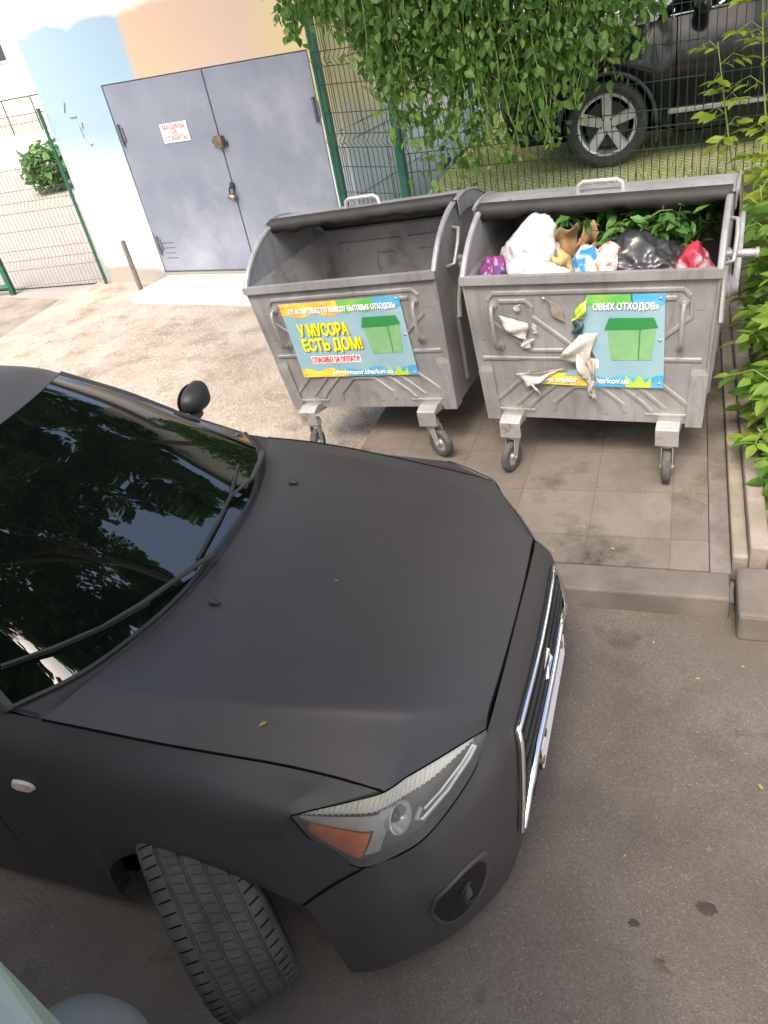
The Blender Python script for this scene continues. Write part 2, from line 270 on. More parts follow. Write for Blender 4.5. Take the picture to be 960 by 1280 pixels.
# garage wall paint: pale blue left, peach above the gate, white and yellow ends
def wall_mat():
    m = bpy.data.materials.new('mural_wall'); m.use_nodes = True; M['mural_wall'] = m; t = m.node_tree; b = t.nodes['Principled BSDF']; b.inputs['Roughness'].default_value = .85
    tc = t.nodes.new('ShaderNodeTexCoord'); s = t.nodes.new('ShaderNodeSeparateXYZ'); t.links.new(tc.outputs['Object'], s.inputs[0])
    n = t.nodes.new('ShaderNodeTexNoise'); n.inputs['Scale'].default_value = 1.6; t.links.new(tc.outputs['Object'], n.inputs['Vector'])
    ad = t.nodes.new('ShaderNodeMath'); ad.operation = 'MULTIPLY_ADD'; t.links.new(n.outputs[0], ad.inputs[0]); ad.inputs[1].default_value = .12; t.links.new(s.outputs[0], ad.inputs[2])
    mr = t.nodes.new('ShaderNodeMapRange'); mr.inputs[1].default_value = 0; mr.inputs[2].default_value = 4.2; t.links.new(ad.outputs[0], mr.inputs[0])
    r = t.nodes.new('ShaderNodeValToRGB'); cr = r.color_ramp
    cr.elements[0].position = 0; cr.elements[0].color = (.30, .43, .54, 1); cr.elements[1].position = 1; cr.elements[1].color = (.78, .68, .34, 1)
    for p, c in ((.36, (.29, .42, .54)), (.385, (.56, .41, .29)), (.72, (.55, .42, .34)), (.80, (.58, .48, .28))):
        e_ = cr.elements.new(p); e_.color = (*c, 1)
    t.links.new(mr.outputs[0], r.inputs[0])
    # white band towards the top; overexposed brightness painted paler into the lower wall
    n2 = t.nodes.new('ShaderNodeMath'); n2.operation = 'MULTIPLY_ADD'; t.links.new(n.outputs[0], n2.inputs[0]); n2.inputs[1].default_value = .25; t.links.new(s.outputs[2], n2.inputs[2])
    mz = t.nodes.new('ShaderNodeMapRange'); mz.inputs[1].default_value = 2.86; mz.inputs[2].default_value = 2.95; t.links.new(n2.outputs[0], mz.inputs[0])
    mx = t.nodes.new('ShaderNodeMixRGB'); t.links.new(mz.outputs[0], mx.inputs[0]); t.links.new(r.outputs[0], mx.inputs[1]); mx.inputs[2].default_value = (.78, .78, .77, 1)
    mf = t.nodes.new('ShaderNodeMapRange'); mf.inputs[1].default_value = 1.9; mf.inputs[2].default_value = 1.2; t.links.new(n2.outputs[0], mf.inputs[0])
    m2 = t.nodes.new('ShaderNodeMixRGB'); t.links.new(mf.outputs[0], m2.inputs[0]); t.links.new(mx.outputs[0], m2.inputs[1]); m2.inputs[2].default_value = (.56, .64, .685, 1)
    mb = t.nodes.new('ShaderNodeMapRange'); mb.inputs[1].default_value = .40; mb.inputs[2].default_value = .30; t.links.new(n2.outputs[0], mb.inputs[0])
    m3 = t.nodes.new('ShaderNodeMixRGB'); t.links.new(mb.outputs[0], m3.inputs[0]); t.links.new(m2.outputs[0], m3.inputs[1]); m3.inputs[2].default_value = (.34, .315, .285, 1)
    t.links.new(m3.outputs[0], b.inputs['Base Color'])
    nb = t.nodes.new('ShaderNodeTexNoise'); nb.inputs['Scale'].default_value = 60; t.links.new(tc.outputs['Object'], nb.inputs['Vector'])
    bp = t.nodes.new('ShaderNodeBump'); bp.inputs['Strength'].default_value = .25; bp.inputs['Distance'].default_value = .01; t.links.new(nb.outputs[0], bp.inputs['Height']); t.links.new(bp.outputs[0], b.inputs['Normal'])
wall_mat()

# ------------------------------------------------------------------ mesh helpers
class MB:
    def __init__(s): s.v = []; s.f = []; s.mi = []
    def add(s, vs, fs, mi=0):
        o = len(s.v); s.v += [tuple(map(float, p)) for p in vs]; s.f += [tuple(i+o for i in f) for f in fs]; s.mi += [mi]*len(fs); return s
    def box(s, lo, hi, mi=0, mtx=None):
        x0, y0, z0 = lo; x1, y1, z1 = hi
        vs = [(x0, y0, z0), (x1, y0, z0), (x1, y1, z0), (x0, y1, z0), (x0, y0, z1), (x1, y0, z1), (x1, y1, z1), (x0, y1, z1)]
        if mtx is not None: vs = [tuple(mtx @ Vector(p)) for p in vs]
        return s.add(vs, [(0, 3, 2, 1), (4, 5, 6, 7), (0, 1, 5, 4), (1, 2, 6, 5), (2, 3, 7, 6), (3, 0, 4, 7)], mi)
    def tube(s, pts, r, n=8, mi=0, closed=False, cap=True, flat=None):
        pts = [Vector(p) for p in pts]; N = len(pts); rr = r if hasattr(r, '__len__') else [r]*N
        ts = []
        for i in range(N):
            a_ = pts[(i-1) % N] if (closed or i > 0) else pts[i]; b_ = pts[(i+1) % N] if (closed or i < N-1) else pts[i]
            ts.append((b_-a_).normalized())
        up = Vector((0, 0, 1)) if abs(ts[0].z) < .9 else Vector((1, 0, 0))
        nn = (up - ts[0]*up.dot(ts[0])).normalized(); vs = []
        for i in range(N):
            nn = (nn - ts[i]*nn.dot(ts[i])); nn = nn.normalized() if nn.length > 1e-6 else ts[i].orthogonal().normalized()
            bb = ts[i].cross(nn)
            for k in range(n):
                q = 2*math.pi*k/n; vs.append(pts[i] + (nn*math.cos(q)*(flat or 1) + bb*math.sin(q))*rr[i])
        fs = []
        for i in range(N if closed else N-1):
            j = (i+1) % N
            for k in range(n): fs.append((i*n+k, i*n+(k+1) % n, j*n+(k+1) % n, j*n+k))
        if cap and not closed: fs += [tuple(range(n-1, -1, -1)), tuple((N-1)*n+k for k in range(n))]
        return s.add(vs, fs, mi)
    def lathe(s, prof, n=32, mtx=None, mi=0, closed=False):   # prof: (radius, height along local z)
        vs = []; K = len(prof)
        for i in range(n):
            q = 2*math.pi*i/n
            for r, h in prof: vs.append((r*math.cos(q), r*math.sin(q), h))
        fs = []
        for i in range(n):
            j = (i+1) % n
            for k in range(K if closed else K-1): fs.append((i*K+k, j*K+k, j*K+(k+1) % K, i*K+(k+1) % K))
        if mtx is not None: vs = [tuple(mtx @ Vector(p)) for p in vs]
        return s.add(vs, fs, mi)
    def grid(s, P, mi=0, flip=False):
        P = np.asarray(P); a_, b_ = P.shape[:2]
        fs = [(i*b_+j, (i+1)*b_+j, (i+1)*b_+j+1, i*b_+j+1) for i in range(a_-1) for j in range(b_-1)]
        if flip: fs = [f[::-1] for f in fs]
        return s.add(P.reshape(-1, 3), fs, mi)
    def prism(s, poly, h0, h1, f, mi=0):     # poly of (a,b); f(a,b,h)->xyz
        n = len(poly); vs = [f(a_, b_, h0) for a_, b_ in poly]+[f(a_, b_, h1) for a_, b_ in poly]
        return s.add(vs, [tuple(range(n-1, -1, -1)), tuple(range(n, 2*n))]+[(i, (i+1) % n, n+(i+1) % n, n+i) for i in range(n)], mi)
    def build(s, name, mats, parent=None, smooth=False, weld=False, bevel=0, solid=0, fixn=True, ang=None):
        me = bpy.data.meshes.new(name); me.from_pydata(s.v, [], s.f)
        ms = mats if isinstance(mats, (list, tuple)) else [mats]
        for q in ms: me.materials.append(M[q])
        if len(ms) > 1: me.polygons.foreach_set('material_index', s.mi)
        me.update()
        if weld or fixn:
            bm = bmesh.new(); bm.from_mesh(me)
            if weld: bmesh.ops.remove_doubles(bm, verts=bm.verts, dist=.0008)
            if fixn: bmesh.ops.recalc_face_normals(bm, faces=bm.faces)
            bm.to_mesh(me); bm.free()
        if smooth: me.polygons.foreach_set('use_smooth', [True]*len(me.polygons))
        o = bpy.data.objects.new(name, me); COL.objects.link(o)
        if parent: o.parent = parent
        if smooth and ang is not None:
            me.set_sharp_from_angle(angle=R_(ang))
        if solid:
            md = o.modifiers.new('solid', 'SOLIDIFY'); md.thickness = solid; md.offset = -1
        if bevel:
            md = o.modifiers.new('bevel', 'BEVEL'); md.width = bevel; md.segments = 2; md.limit_method = 'ANGLE'; md.angle_limit = R_(40)
        return o
def tag(o, label=None, cat=None, group=None, kind=None):
    if label: o['label'] = label
    if cat: o['category'] = cat
    if group: o['group'] = group
    if kind: o['kind'] = kind
    return o
def thing(name, label, cat, loc=(0, 0, 0), rot=(0, 0, 0), group=None):
    o = bpy.data.objects.new(name, None); COL.objects.link(o); o.location = loc; o.rotation_euler = rot
    o.empty_display_size = .2
    return tag(o, label, cat, group)
def copy_tree(o, parent=None):
    c = o.copy(); COL.objects.link(c)
    if parent: c.parent = parent
    for ch in list(o.children): copy_tree(ch, c)
    return c
def cr(P, n):
    """Catmull-Rom through the control points (axis 0) -> n samples"""
    P = np.asarray(P, float); K = len(P); Q = np.concatenate([[2*P[0]-P[1]], P, [2*P[-1]-P[-2]]])
    t = np.linspace(0, K-1, n); i = np.minimum(t.astype(int), K-2); u = (t-i).reshape(-1, *([1]*(P.ndim-1)))
    a_, b_, c_, d_ = Q[i], Q[i+1], Q[i+2], Q[i+3]
    return .5*((2*b_)+(c_-a_)*u+(2*a_-5*b_+4*c_-d_)*u*u+(3*b_-a_-3*c_+d_)*u**3)
def lin(P, n):
    P = np.asarray(P, float); K = len(P); t = np.linspace(0, K-1, n); i = np.minimum(t.astype(int), K-2); u = (t-i).reshape(-1, *([1]*(P.ndim-1)))
    return P[i]*(1-u)+P[i+1]*u
def patch(P, nu, nv):
    a_ = cr(np.asarray(P, float), nu)
    return np.swapaxes(cr(np.swapaxes(a_, 0, 1), nv), 0, 1)
def text_obj(s_, name, material, size, parent, mtx, bold=0., cut=None, label=None, spacing=1.0, xs=1.0, extrude=.0006, align='CENTER'):
    cu = bpy.data.curves.new(name, 'FONT'); cu.body = s_; cu.size = size; cu.extrude = extrude; cu.align_x = align; cu.align_y = 'CENTER'; cu.space_character = spacing; cu.resolution_u = 4
    tmp = bpy.data.objects.new(name, cu); COL.objects.link(tmp)
    dg = bpy.context.evaluated_depsgraph_get(); dg.update()
    me = bpy.data.meshes.new_from_object(tmp.evaluated_get(dg)); bpy.data.objects.remove(tmp)
    me.name = name; me.transform(Matrix.Diagonal((xs, 1, 1, 1)))
    if bold:
        bm = bmesh.new()
        for i, (dx, dy) in enumerate(((0, 0), (bold, 0), (-bold, 0), (0, bold), (0, -bold))):
            m2 = me.copy(); m2.transform(Matrix.Translation((dx, dy, i*.00012))); bm.from_mesh(m2); bpy.data.meshes.remove(m2)
        bm.to_mesh(me); bm.free()
    if cut is not None:
        bm = bmesh.new(); bm.from_mesh(me)
        bmesh.ops.bisect_plane(bm, geom=bm.verts[:]+bm.edges[:]+bm.faces[:], plane_co=(cut[0], 0, 0), plane_no=(cut[1], 0, 0), clear_outer=True); bm.to_mesh(me); bm.free()
    me.transform(mtx); me.materials.clear(); me.materials.append(M[material])
    o = bpy.data.objects.new(name, me); COL.objects.link(o); o.parent = parent
    return o
def frame_mtx(o, x, z, n):
    """plane basis: text x along x, text y along z, normal n"""
    x = Vector(x).normalized(); z = Vector(z).normalized(); n = Vector(n).normalized()
    return Matrix(((x.x, z.x, n.x, o[0]), (x.y, z.y, n.y, o[1]), (x.z, z.z, n.z, o[2]), (0, 0, 0, 1)))

def leaves(mb, pts, size, droop=.5, mi=0, ratio=.5, jitter=.45, dirs=None, fold=.25):
    """many small pointed leaves, folded along the midrib"""
    n = len(pts); S = size*(1+jitter*(rng.random(n)*2-1))
    az = rng.random(n)*6.2832; el = -droop*1.2+rng.normal(0, .45, n)
    d = np.stack([np.cos(az)*np.cos(el), np.sin(az)*np.cos(el), np.sin(el)], 1) if dirs is None else dirs
    up = np.tile([0, 0, 1.], (n, 1))+rng.normal(0, .45, (n, 3))
    sd_ = np.cross(d, up); sd_ /= np.linalg.norm(sd_, axis=1)[:, None]+1e-9; nn = np.cross(sd_, d)
    P = np.asarray(pts)
    for i in range(n):
        L = S[i]; W = L*ratio*.5; a_ = P[i]; dd, ss, n_ = d[i], sd_[i], nn[i]
        v = [a_, a_+dd*L*.35+ss*W+n_*fold*W, a_+dd*L*.7+ss*W*.7+n_*fold*W*.5, a_+dd*L-n_*L*.08, a_+dd*L*.7-ss*W*.7+n_*fold*W*.5, a_+dd*L*.35-ss*W+n_*fold*W, a_+dd*L*.5]
        mb.add(v, [(0, 1, 6), (1, 2, 6), (2, 3, 6), (3, 4, 6), (4, 5, 6), (5, 0, 6)], mi)

# ------------------------------------------------------------------ setting: ground
def sheet(name, poly, z, m, kind='structure', thick=0):
    mb = MB()
    if thick: mb.prism(poly, z-thick, z, lambda a_, b_, h: (a_, b_, h))
    else: mb.add([(x, y, z) for x, y in poly], [tuple(range(len(poly)))])
    return tag(mb.build(name, m, bevel=0), kind=kind)
mb = MB(); mb.add([(-250, -250, -.012), (250, -250, -.012), (250, 250, -.012), (-250, 250, -.012)], [(0, 1, 2, 3)]); tag(mb.build('ground', 'street_pavers'), kind='structure')
sheet('asphalt', [(-30, -20), (30, -20), (30, 2.9), (-1.95, 2.9), (-2.1, 3.8), (-3.2, 4.6), (-6.2, 5.7), (-7.2, 7.6), (-30, 12)], 0, 'asphalt')
sheet('path', [(-30, 12), (-7.2, 7.6), (-6.2, 5.7), (-4.5, 5.0), (-5.2, 4.2), (-9, 4.6), (-30, 7)], .004, 'dust_path')
edge = []
for k in range(40):
    t_ = k/39; x = -1.9+(-7.3+1.9)*t_; y = 2.95+2.6*t_**.8+.06*math.sin(k*1.7)+.05*math.sin(k*.6)
    edge.append((x, y))
sheet('gravel_yard', edge+[(-7.35, 7.7), (-7.0, 8.4), (-3.0, 8.2), (-1.8, 7.5), (-1.85, 2.9)], .012, 'gravel_bed')
mb = MB(); mb.add([(-13.5, 8.15, .008), (-7.0, 8.15, .008), (-7.0, 60, .008), (-60, 60, .008), (-60, 12, .008)], [(0, 1, 2, 3, 4)]); tag(mb.build('street', 'street_pavers'), kind='structure')
# loose gravel lying on the bed
mb = MB()
ico = [(0, 0, 1), (.9, 0, .1), (.28, .85, .1), (-.72, .53, .1), (-.72, -.53, .1), (.28, -.85, .1), (0, 0, -.6)]; icf = [(0, 1, 2), (0, 2, 3), (0, 3, 4), (0, 4, 5), (0, 5, 1), (6, 2, 1), (6, 3, 2), (6, 4, 3), (6, 5, 4), (6, 1, 5)]
for k in range(2000):
    t_ = random.random()**.8; x = -1.95-5.2*t_
    y0 = 2.95+2.6*((x+1.9)/-5.4)**.8 if x < -1.9 else 3
    y = y0-.12+random.random()**1.6*(7.7-y0)
    s_ = random.uniform(.005, .017); an = random.random()*6.28
    mb.add([(x+(p[0]*math.cos(an)-p[1]*math.sin(an))*s_*random.uniform(.8, 1.2), y+(p[0]*math.sin(an)+p[1]*math.cos(an))*s_, .012+max(p[2], -.3)*s_*.7) for p in ico], icf)
tag(mb.build('gravel', 'pebble', fixn=False), 'loose pale pebbles scattered over the gravel yard', None, None, 'stuff')
# bin platform: tiles, kerbs
sheet('paved_platform', [(-1.95, 2.975), (.175, 2.975), (.175, 6.6), (-1.95, 6.6)], .118, 'paving_tiles', thick=.12)
mb = MB(); mb.box((-1.95, 2.79, -.01), (-.62, 2.973, .115)); mb.box((-.612, 2.79, -.01), (.262, 2.973, .118)); tag(mb.build('platform_kerb', 'concrete', bevel=.012), kind='structure')
mb = MB(); mb.box((.178, 2.976, 0), (.272, 6.6, .114)); tag(mb.build('mortar_strip', 'mortar', bevel=.006), kind='structure')
mb = MB()
for y0, y1 in ((3.05, 4.04), (4.05, 5.05), (5.06, 6.05)):
    mb.box((.275, y0, 0), (.345, y1, .155)); mb.box((.346, y0, 0), (.43, y1, .215))
tag(mb.build('side_kerb', 'concrete_pale', bevel=.012), kind='structure')
mb = MB(); mb.box((.287, 2.66, -.01), (1.28, 2.99, .15)); mb.box((1.29, 2.66, -.01), (2.28, 2.99, .15)); mb.box((2.29, 2.66, -.01), (3.28, 2.99, .15)); tag(mb.build('road_kerb', 'concrete', bevel=.02), kind='structure')
sheet('planter_soil', [(.432, 3.0), (6, 3.0), (6, 6.6), (.432, 6.6)], .16, 'soil', thick=.15)
# raised parking lot behind the fence
mb = MB(); mb.box((-2.3, 6.8, 0), (30, 60, .86)); tag(mb.build('raised_lot', 'grass_pavers'), kind='structure')
w_ = thing('retaining_wall', 'low concrete retaining wall below the green mesh fence', 'wall', (0, 6.72, 0)); mb = MB(); mb.box((-2.3, -.1, -.02), (9, .078, .9)); mb.build('wall', 'concrete', w_, bevel=.01)
mb = MB(); pts = []
for k in range(1500):
    x = random.uniform(-2.2, 3.2); y = 6.85+random.random()**1.5*2.6
    pts.append((x, y, .86))
d_ = np.stack([rng.normal(0, .35, len(pts)), rng.normal(0, .35, len(pts)), np.ones(len(pts))], 1); d_ /= np.linalg.norm(d_, axis=1)[:, None]
leaves(mb, pts, .07, dirs=d_, ratio=.12); tag(mb.build('grass', 'young_leaf', fixn=False), 'sunlit yellow green grass between the pavers behind the fence', None, None, 'stuff')

# ------------------------------------------------------------------ garage
GA = R_(-8.05)
gar = thing('garage', 'pale blue and peach painted garage wall with wide grey metal doors', 'garage', (-6.92, 8.11, 0), (0, 0, GA))
# local: x along the wall, y into the building. door from x=.98 to 3.63, z .12..2.18
D0, D1, DZ0, DZ1 = .98, 3.63, .13, 2.18
mb = MB(); mb.box((0, 0, -.05), (D0, .25, 3.6)); mb.box((D0, 0, DZ1), (D1, .25, 3.6)); mb.box((D1, 0, -.05), (3.86, .25, 3.6)); mb.box((0, .25, -.05), (.25, 5, 3.6)); mb.box((3.61, .25, -.05), (3.86, 5, 3.6)); mb.box((D0, 0, -.05), (D1, .25, DZ0-.01))
mb.build('wall', 'mural_wall', gar)
mb = MB(); mb.box((-.15, -.2, 3.6), (4.0, 5.1, 3.75)); mb.build('roof', 'concrete', gar)
mb = MB(); mb.box((D0, .02, DZ0), (D0+.035, .08, DZ1)); mb.box((D1-.035, .02, DZ0), (D1, .08, DZ1)); mb.box((D0, .02, DZ1-.035), (D1, .08, DZ1)); mb.box((D0, .02, DZ0-.005), (D1, .08, DZ0+.03)); mb.build('door_frame', 'gate_edge', gar)
SX = D0+1.385
def leaf(x0, x1, name='door'):
    m_ = MB(); m_.box((x0, .006, DZ0+.012), (x1, .05, DZ1-.012)); return m_.build(name, 'gate_paint', gar, bevel=.004)
dl = leaf(D0+.012, SX-.004); dr = leaf(SX+.004, D1-.012)
mb = MB(); mb.box((SX-.02, -.002, DZ0+.02), (SX-.006, .005, DZ1-.02)); mb.build('edge_strip', 'gate_paint', dl)
for x, par in ((D0+.05, dl), (D1-.04, dr)):
    for z in (.46, 1.68):
        mb = MB(); mb.tube([(x, -.012, z-.11), (x, -.012, z+.11)], .017, 10); mb.box((x, -.006, z-.07), (x+.05, .004, z+.07)); mb.build('hinge', 'gate_edge', par, smooth=True, ang=40)
mb = MB()
for j in range(4):
    for i in range(8): mb.tube([(D0+.12+i*.022, .007, .30+j*.06), (D0+.12+i*.022, .001, .30+j*.06)], .005, 6)
    mb.build('vent_hole_row', 'gap_black', dl); mb = MB()
mb = MB(); mb.tube([(.30, -.004, 2.15), (.36, -.004, 2.08), (.31, -.004, 1.98), (.37, -.004, 1.93), (.47, -.004, 1.93)], .014, 6, flat=.3); mb.tube([(.46, -.004, 1.82), (.47, -.004, 1.70), (.53, -.004, 1.62), (.57, -.004, 1.64)], .012, 6, flat=.3); mb.tube([(.52, -.004, 1.86), (.50, -.004, 1.80)], .012, 6, flat=.3)
mb.build('graffiti', 'graffiti_grey', gar)
def gw(x, y, z): return gar.matrix_basis @ Vector((x, y, z)) if False else Vector((-6.92+x*math.cos(GA)-y*math.sin(GA), 8.11+x*math.sin(GA)+y*math.cos(GA), z))
# padlocks
pk = thing('padlock', 'square dark steel padlock box on the upper part of the door seam', 'padlock', gw(SX, -.001, 1.5), (0, 0, GA))
mb = MB(); mb.box((-.055, -.055, -.055), (.055, .002, .06)); mb.build('body', 'rusty', pk, bevel=.008)
mb = MB(); mb.box((-.10, -.012, -.012), (-.05, .003, .025)); mb.build('hasp', 'dark_metal', pk); mb = MB(); mb.box((.05, -.012, -.05), (.085, .003, .0)); mb.build('hasp', 'dark_metal', pk)
pk = thing('padlock', 'worn brass padlock with open curved shackle hanging lower on the door seam', 'padlock', gw(SX-.02, -.001, .95), (0, R_(12), GA))
mb = MB(); mb.lathe([(0, -.045), (.03, -.045), (.034, -.04), (.034, .04), (.03, .045), (0, .045)], 16, Matrix.Translation((0, -.035, 0)) @ Matrix.Rotation(R_(90), 4, 'Y')); mb.build('body', 'lock_brass', pk, smooth=True, ang=40)
mb = MB(); mb.tube([(-.028, -.035, .02), (-.03, -.035, .08), (-.015, -.035, .11), (.01, -.035, .115), (.026, -.035, .09), (.028, -.035, .02)], .008, 8); mb.box((-.03, -.02, .08), (.02, .003, .14)); mb.build('shackle', 'dark_metal', pk, smooth=True, ang=40)
# sign
sg = thing('sign', 'white paper notice with red lettering stuck on the grey garage door', 'sign', gw(1.80, -.002, 1.64), (0, R_(-1), GA))
mb = MB(); mb.box((-.185, -.003, -.095), (.185, .006, .095)); mb.build('plate', 'sign_white', sg, bevel=.002)
for i, s_ in enumerate(('МАШИНЫ', 'НЕ', 'СТАВИТЬ!')):
    text_obj(s_, 'lettering', 'ink_pink', .068, sg, frame_mtx((0, -.0045, .055-i*.056), (1, 0, 0), (0, 0, 1), (0, -1, 0)), bold=.0015, spacing=1.1, xs=.88)
# door step slab
sl = thing('door_step', 'pale worn concrete slab in front of the garage doors', 'step'); sl.location = gw(2.2, -.35, 0); sl.rotation_euler = (0, 0, GA)
mb = MB(); mb.prism([(-1.22, -.33), (1.4, -.42), (1.42, .34), (-1.15, .34)], -.01, .10, lambda a_, b_, h: (a_, b_, h)); mb.build('slab', 'white_concrete', sl, bevel=.015)
# iron rod
o = MB().tube([(-6.05, 7.55, -.05), (-6.07, 7.56, .62), (-6.07, 7.56, .66)], [.028, .028, .024], 10).build('iron_rod', 'pole_steel', smooth=True, ang=50); tag(o, 'short bare iron pipe standing in gravel beside the garage door', 'pipe')

# ------------------------------------------------------------------ mesh fences
def mesh_panel(mb, p0, p1, z0, z1, dx=.06, bends=(), hz=.235, r=.0034):
    p0 = Vector((*p0, 0)); p1 = Vector((*p1, 0)); L = (p1-p0).length; d = (p1-p0)/L; nrm = Vector((d.y, -d.x, 0))
    def off(z):
        o_ = 0
        for b_ in bends:
            if abs(z-b_) < .06: o_ = .05*(1-abs(z-b_)/.06)
        return o_
    zz = sorted([z0, z1]+[b_+q for b_ in bends for q in (-.06, 0, .06)])
    n = int(L/dx)
    for i in range(n+1):
        q = p0+d*(i*L/n); mb.tube([q+nrm*off(z)+Vector((0, 0, z)) for z in zz], r, 4, cap=False)
    z = z0+.05; hs = []
    while z < z1:
        if all(abs(z-b_) > .1 for b_ in bends): hs.append(z)
        z += hz
    for b_ in bends: hs += [b_-.06, b_+.06]
    for z in hs: mb.tube([p0+nrm*.004+Vector((0, 0, z)), p1+nrm*.004+Vector((0, 0, z))], r*1.1, 4, cap=False)
def post(mb, x, y, z0, z1, r=.03):
    mb.box((x-r, y-r*.75, z0), (x+r, y+r*.75, z1)); mb.box((x-r-.002, y-r*.75-.002, z1), (x+r+.002, y+r*.75+.002, z1+.02))
fn = thing('mesh_fence', 'green welded wire fence with posts behind the two bins', 'fence', (0, 0, 0))
mb = MB(); mesh_panel(mb, (-3.2, 7.42), (-2.42, 7.05), .2, 2.55, bends=(.75, 1.42, 2.1)); mesh_panel(mb, (-2.36, 7.0), (.10, 6.78), .86, 2.9, bends=(1.36, 2.2)); mesh_panel(mb, (.16, 6.78), (2.6, 6.72), .86, 2.9, bends=(1.36, 2.2)); mb.build('wire_panel', 'mesh_green', fn, fixn=False)
for x, y, z0 in ((-3.19, 7.45, 0), (-2.39, 7.03, .4), (2.65, 6.72, .8)):
    mb = MB(); post(mb, x, y, z0, 2.6, .038); mb.build('post', 'fence_green', fn)
fn = thing('mesh_fence', 'thin wire fence running back beside the yellow ribbed sheet', 'fence')
mb = MB(); mesh_panel(mb, (-3.12, 7.5), (-2.6, 10.6), .2, 2.5, bends=(1.42,), dx=.4, hz=.6); mb.build('wire_panel', 'mesh_green', fn, fixn=False)
mb = MB(); post(mb, -2.58, 10.65, 0, 2.55); mb.build('post', 'fence_green', fn)
fn = thing('mesh_fence', 'wire fence left of the pale blue garage wall with green posts', 'fence')
mb = MB(); mesh_panel(mb, (-8.42, 8.0), (-6.97, 8.12), .02, 2.0, bends=(.35, 1.05, 1.75), dx=.055, r=.0024); mesh_panel(mb, (-10.9, 7.8), (-8.5, 8.0), .02, 2.0, bends=(.35, 1.05, 1.75), dx=.055, r=.0024); mb.build('wire_panel', 'mesh_pale', fn, fixn=False)
for x, y in ((-8.46, 7.98), (-6.955, 8.06)):
    mb = MB(); post(mb, x, y, -.02, 2.05 if x > -8 else .75, .035 if x < -8 else .016); mb.build('post', 'fence_green', fn)
mb = MB(); mb.tube([(-9.4, 7.9, .1), (-8.46, 7.98, .1)], .035, 8); mb.build('lower_rail', 'fence_green', fn)

# yellow ribbed sheet
P = []; n_ = 120
for i in range(n_+1):
    x = -4.3+i*(1.12/n_); k = (i % 10)/10; P.append((x, 9.0-.018*(1 if .15 < k < .45 else 0)))
ys = thing('profiled_sheet', 'pale yellow ribbed metal sheet wall behind the wire fence', 'metal sheet', (0, 0, 0))
mb = MB(); mb.grid([[(x, y, z) for z in (.1, 2.9)] for x, y in P]); mb.build('sheet', 'yellow_sheet', ys, solid=.004)
# far buildings
def house(name, label, x0, y0, x1, y1, h, wm, wins):
    t_ = thing(name, label, 'building', ((x0+x1)/2, y0, 0)); cx = (x0+x1)/2
    m_ = MB(); m_.box((x0-cx, 0, 0), (x1-cx, y1-y0, h)); m_.build('wall', wm, t_)
    m_ = MB(); m_.box((x0-cx-.4, -.4, h), (x1-cx+.4, y1-y0+.4, h+.35)); m_.build('roof', 'concrete', t_)
    for wx, wz in wins:
        f_ = MB(); f_.box((wx-.65, -.05, wz-.75), (wx+.65, -.002, wz+.75)); f_ = f_.build('window', 'plaster_white', t_)
        g_ = MB(); g_.box((wx-.55, -.06, wz-.65), (wx-.03, -.052, wz+.65)); g_.box((wx+.03, -.06, wz-.65), (wx+.55, -.052, wz+.65)); g_.build('pane', 'window_dark', f_)
house('white_building', 'white plastered building behind the parked dark car and fence', -6.5, 15, 14, 24, 9, 'plaster_white', [(-3, 4.5), (0, 4.5), (3, 4.5), (6, 4.5), (-3, 7.2), (0, 7.2), (3, 7.2)])
house('beige_building', 'distant beige building at the far end of the street', -44, 34, -27, 46, 12, 'plaster_beige', [(-5, 3), (0, 3), (5, 3), (-5, 6.5), (0, 6.5), (5, 6.5)])
# low white street wall and far rail
fw = thing('street_wall', 'low white wall with railing far across the street', 'wall', (-18, 19, 0)); mb = MB(); mb.box((-14, -.1, 0), (9, .1, .75)); mb.build('wall', 'plaster_white', fw)
mb = MB()
for i in range(24): mb.tube([(-13.5+i, 0, .75), (-13.5+i, 0, 1.6)], .02, 5)
mb.tube([(-14, 0, 1.6), (9, 0, 1.6)], .02, 5); mb.tube([(-14, 0, 1.2), (9, 0, 1.2)], .015, 5); mb.build('railing', 'mesh_pale', fw)
bu = thing('bush', 'small round green bush standing across the street behind wire fence', 'bush', (-12.9, 14.6, 0))
mb = MB(); c_ = rng.normal(0, 1, (900, 3)); c_ /= np.linalg.norm(c_, axis=1)[:, None]; c_ *= (.55+.45*rng.random((900, 1)))
leaves(mb, c_*[.62, .6, .48]+[0, 0, .52], .17, .2, ratio=.55); mb.build('foliage', 'bush_leaf', bu, fixn=False)
mb = MB()
for k in range(5): mb.tube([(0, 0, 0), (math.cos(k*1.3)*.25, math.sin(k*1.3)*.25, .6)], [.03, .012], 6)
mb.build('stem', 'bark', bu)

# ------------------------------------------------------------------ waste bins
HW, HB, DT, DB, ZB, ZR = .625, .578, .53, .47, .30, 1.15
LC, LR = .685, .705                       # lid circle centre height and radius
def yf(z): return -(DB+(z-ZB)/(ZR-ZB)*(DT-DB))
def xw(z): return HB+min(1, (z-ZB)/(ZR-ZB))*(HW-HB)
def rib(mb, pts, w_=.026, h=.009, side=-1):
    """pressed ridge on the front (side=-1) or back wall, polyline in (x,z)"""
    n = len(pts); ring = []
    for i, (x, z) in enumerate(pts):
        a_ = pts[max(0, i-1)]; b_ = pts[min(n-1, i+1)]; dx, dz = b_[0]-a_[0], b_[1]-a_[1]; L = math.hypot(dx, dz); nx, nz = -dz/L, dx/L
        row = []
        for q, hh in ((-.5, -.002), (-.27, h), (.27, h), (.5, -.002)):
            xx, zz = x+nx*w_*q, z+nz*w_*q; row.append((xx, (yf(zz)-hh) if side < 0 else (-yf(zz)-.016-hh), zz))
        ring.append(row)
    mb.grid(ring)
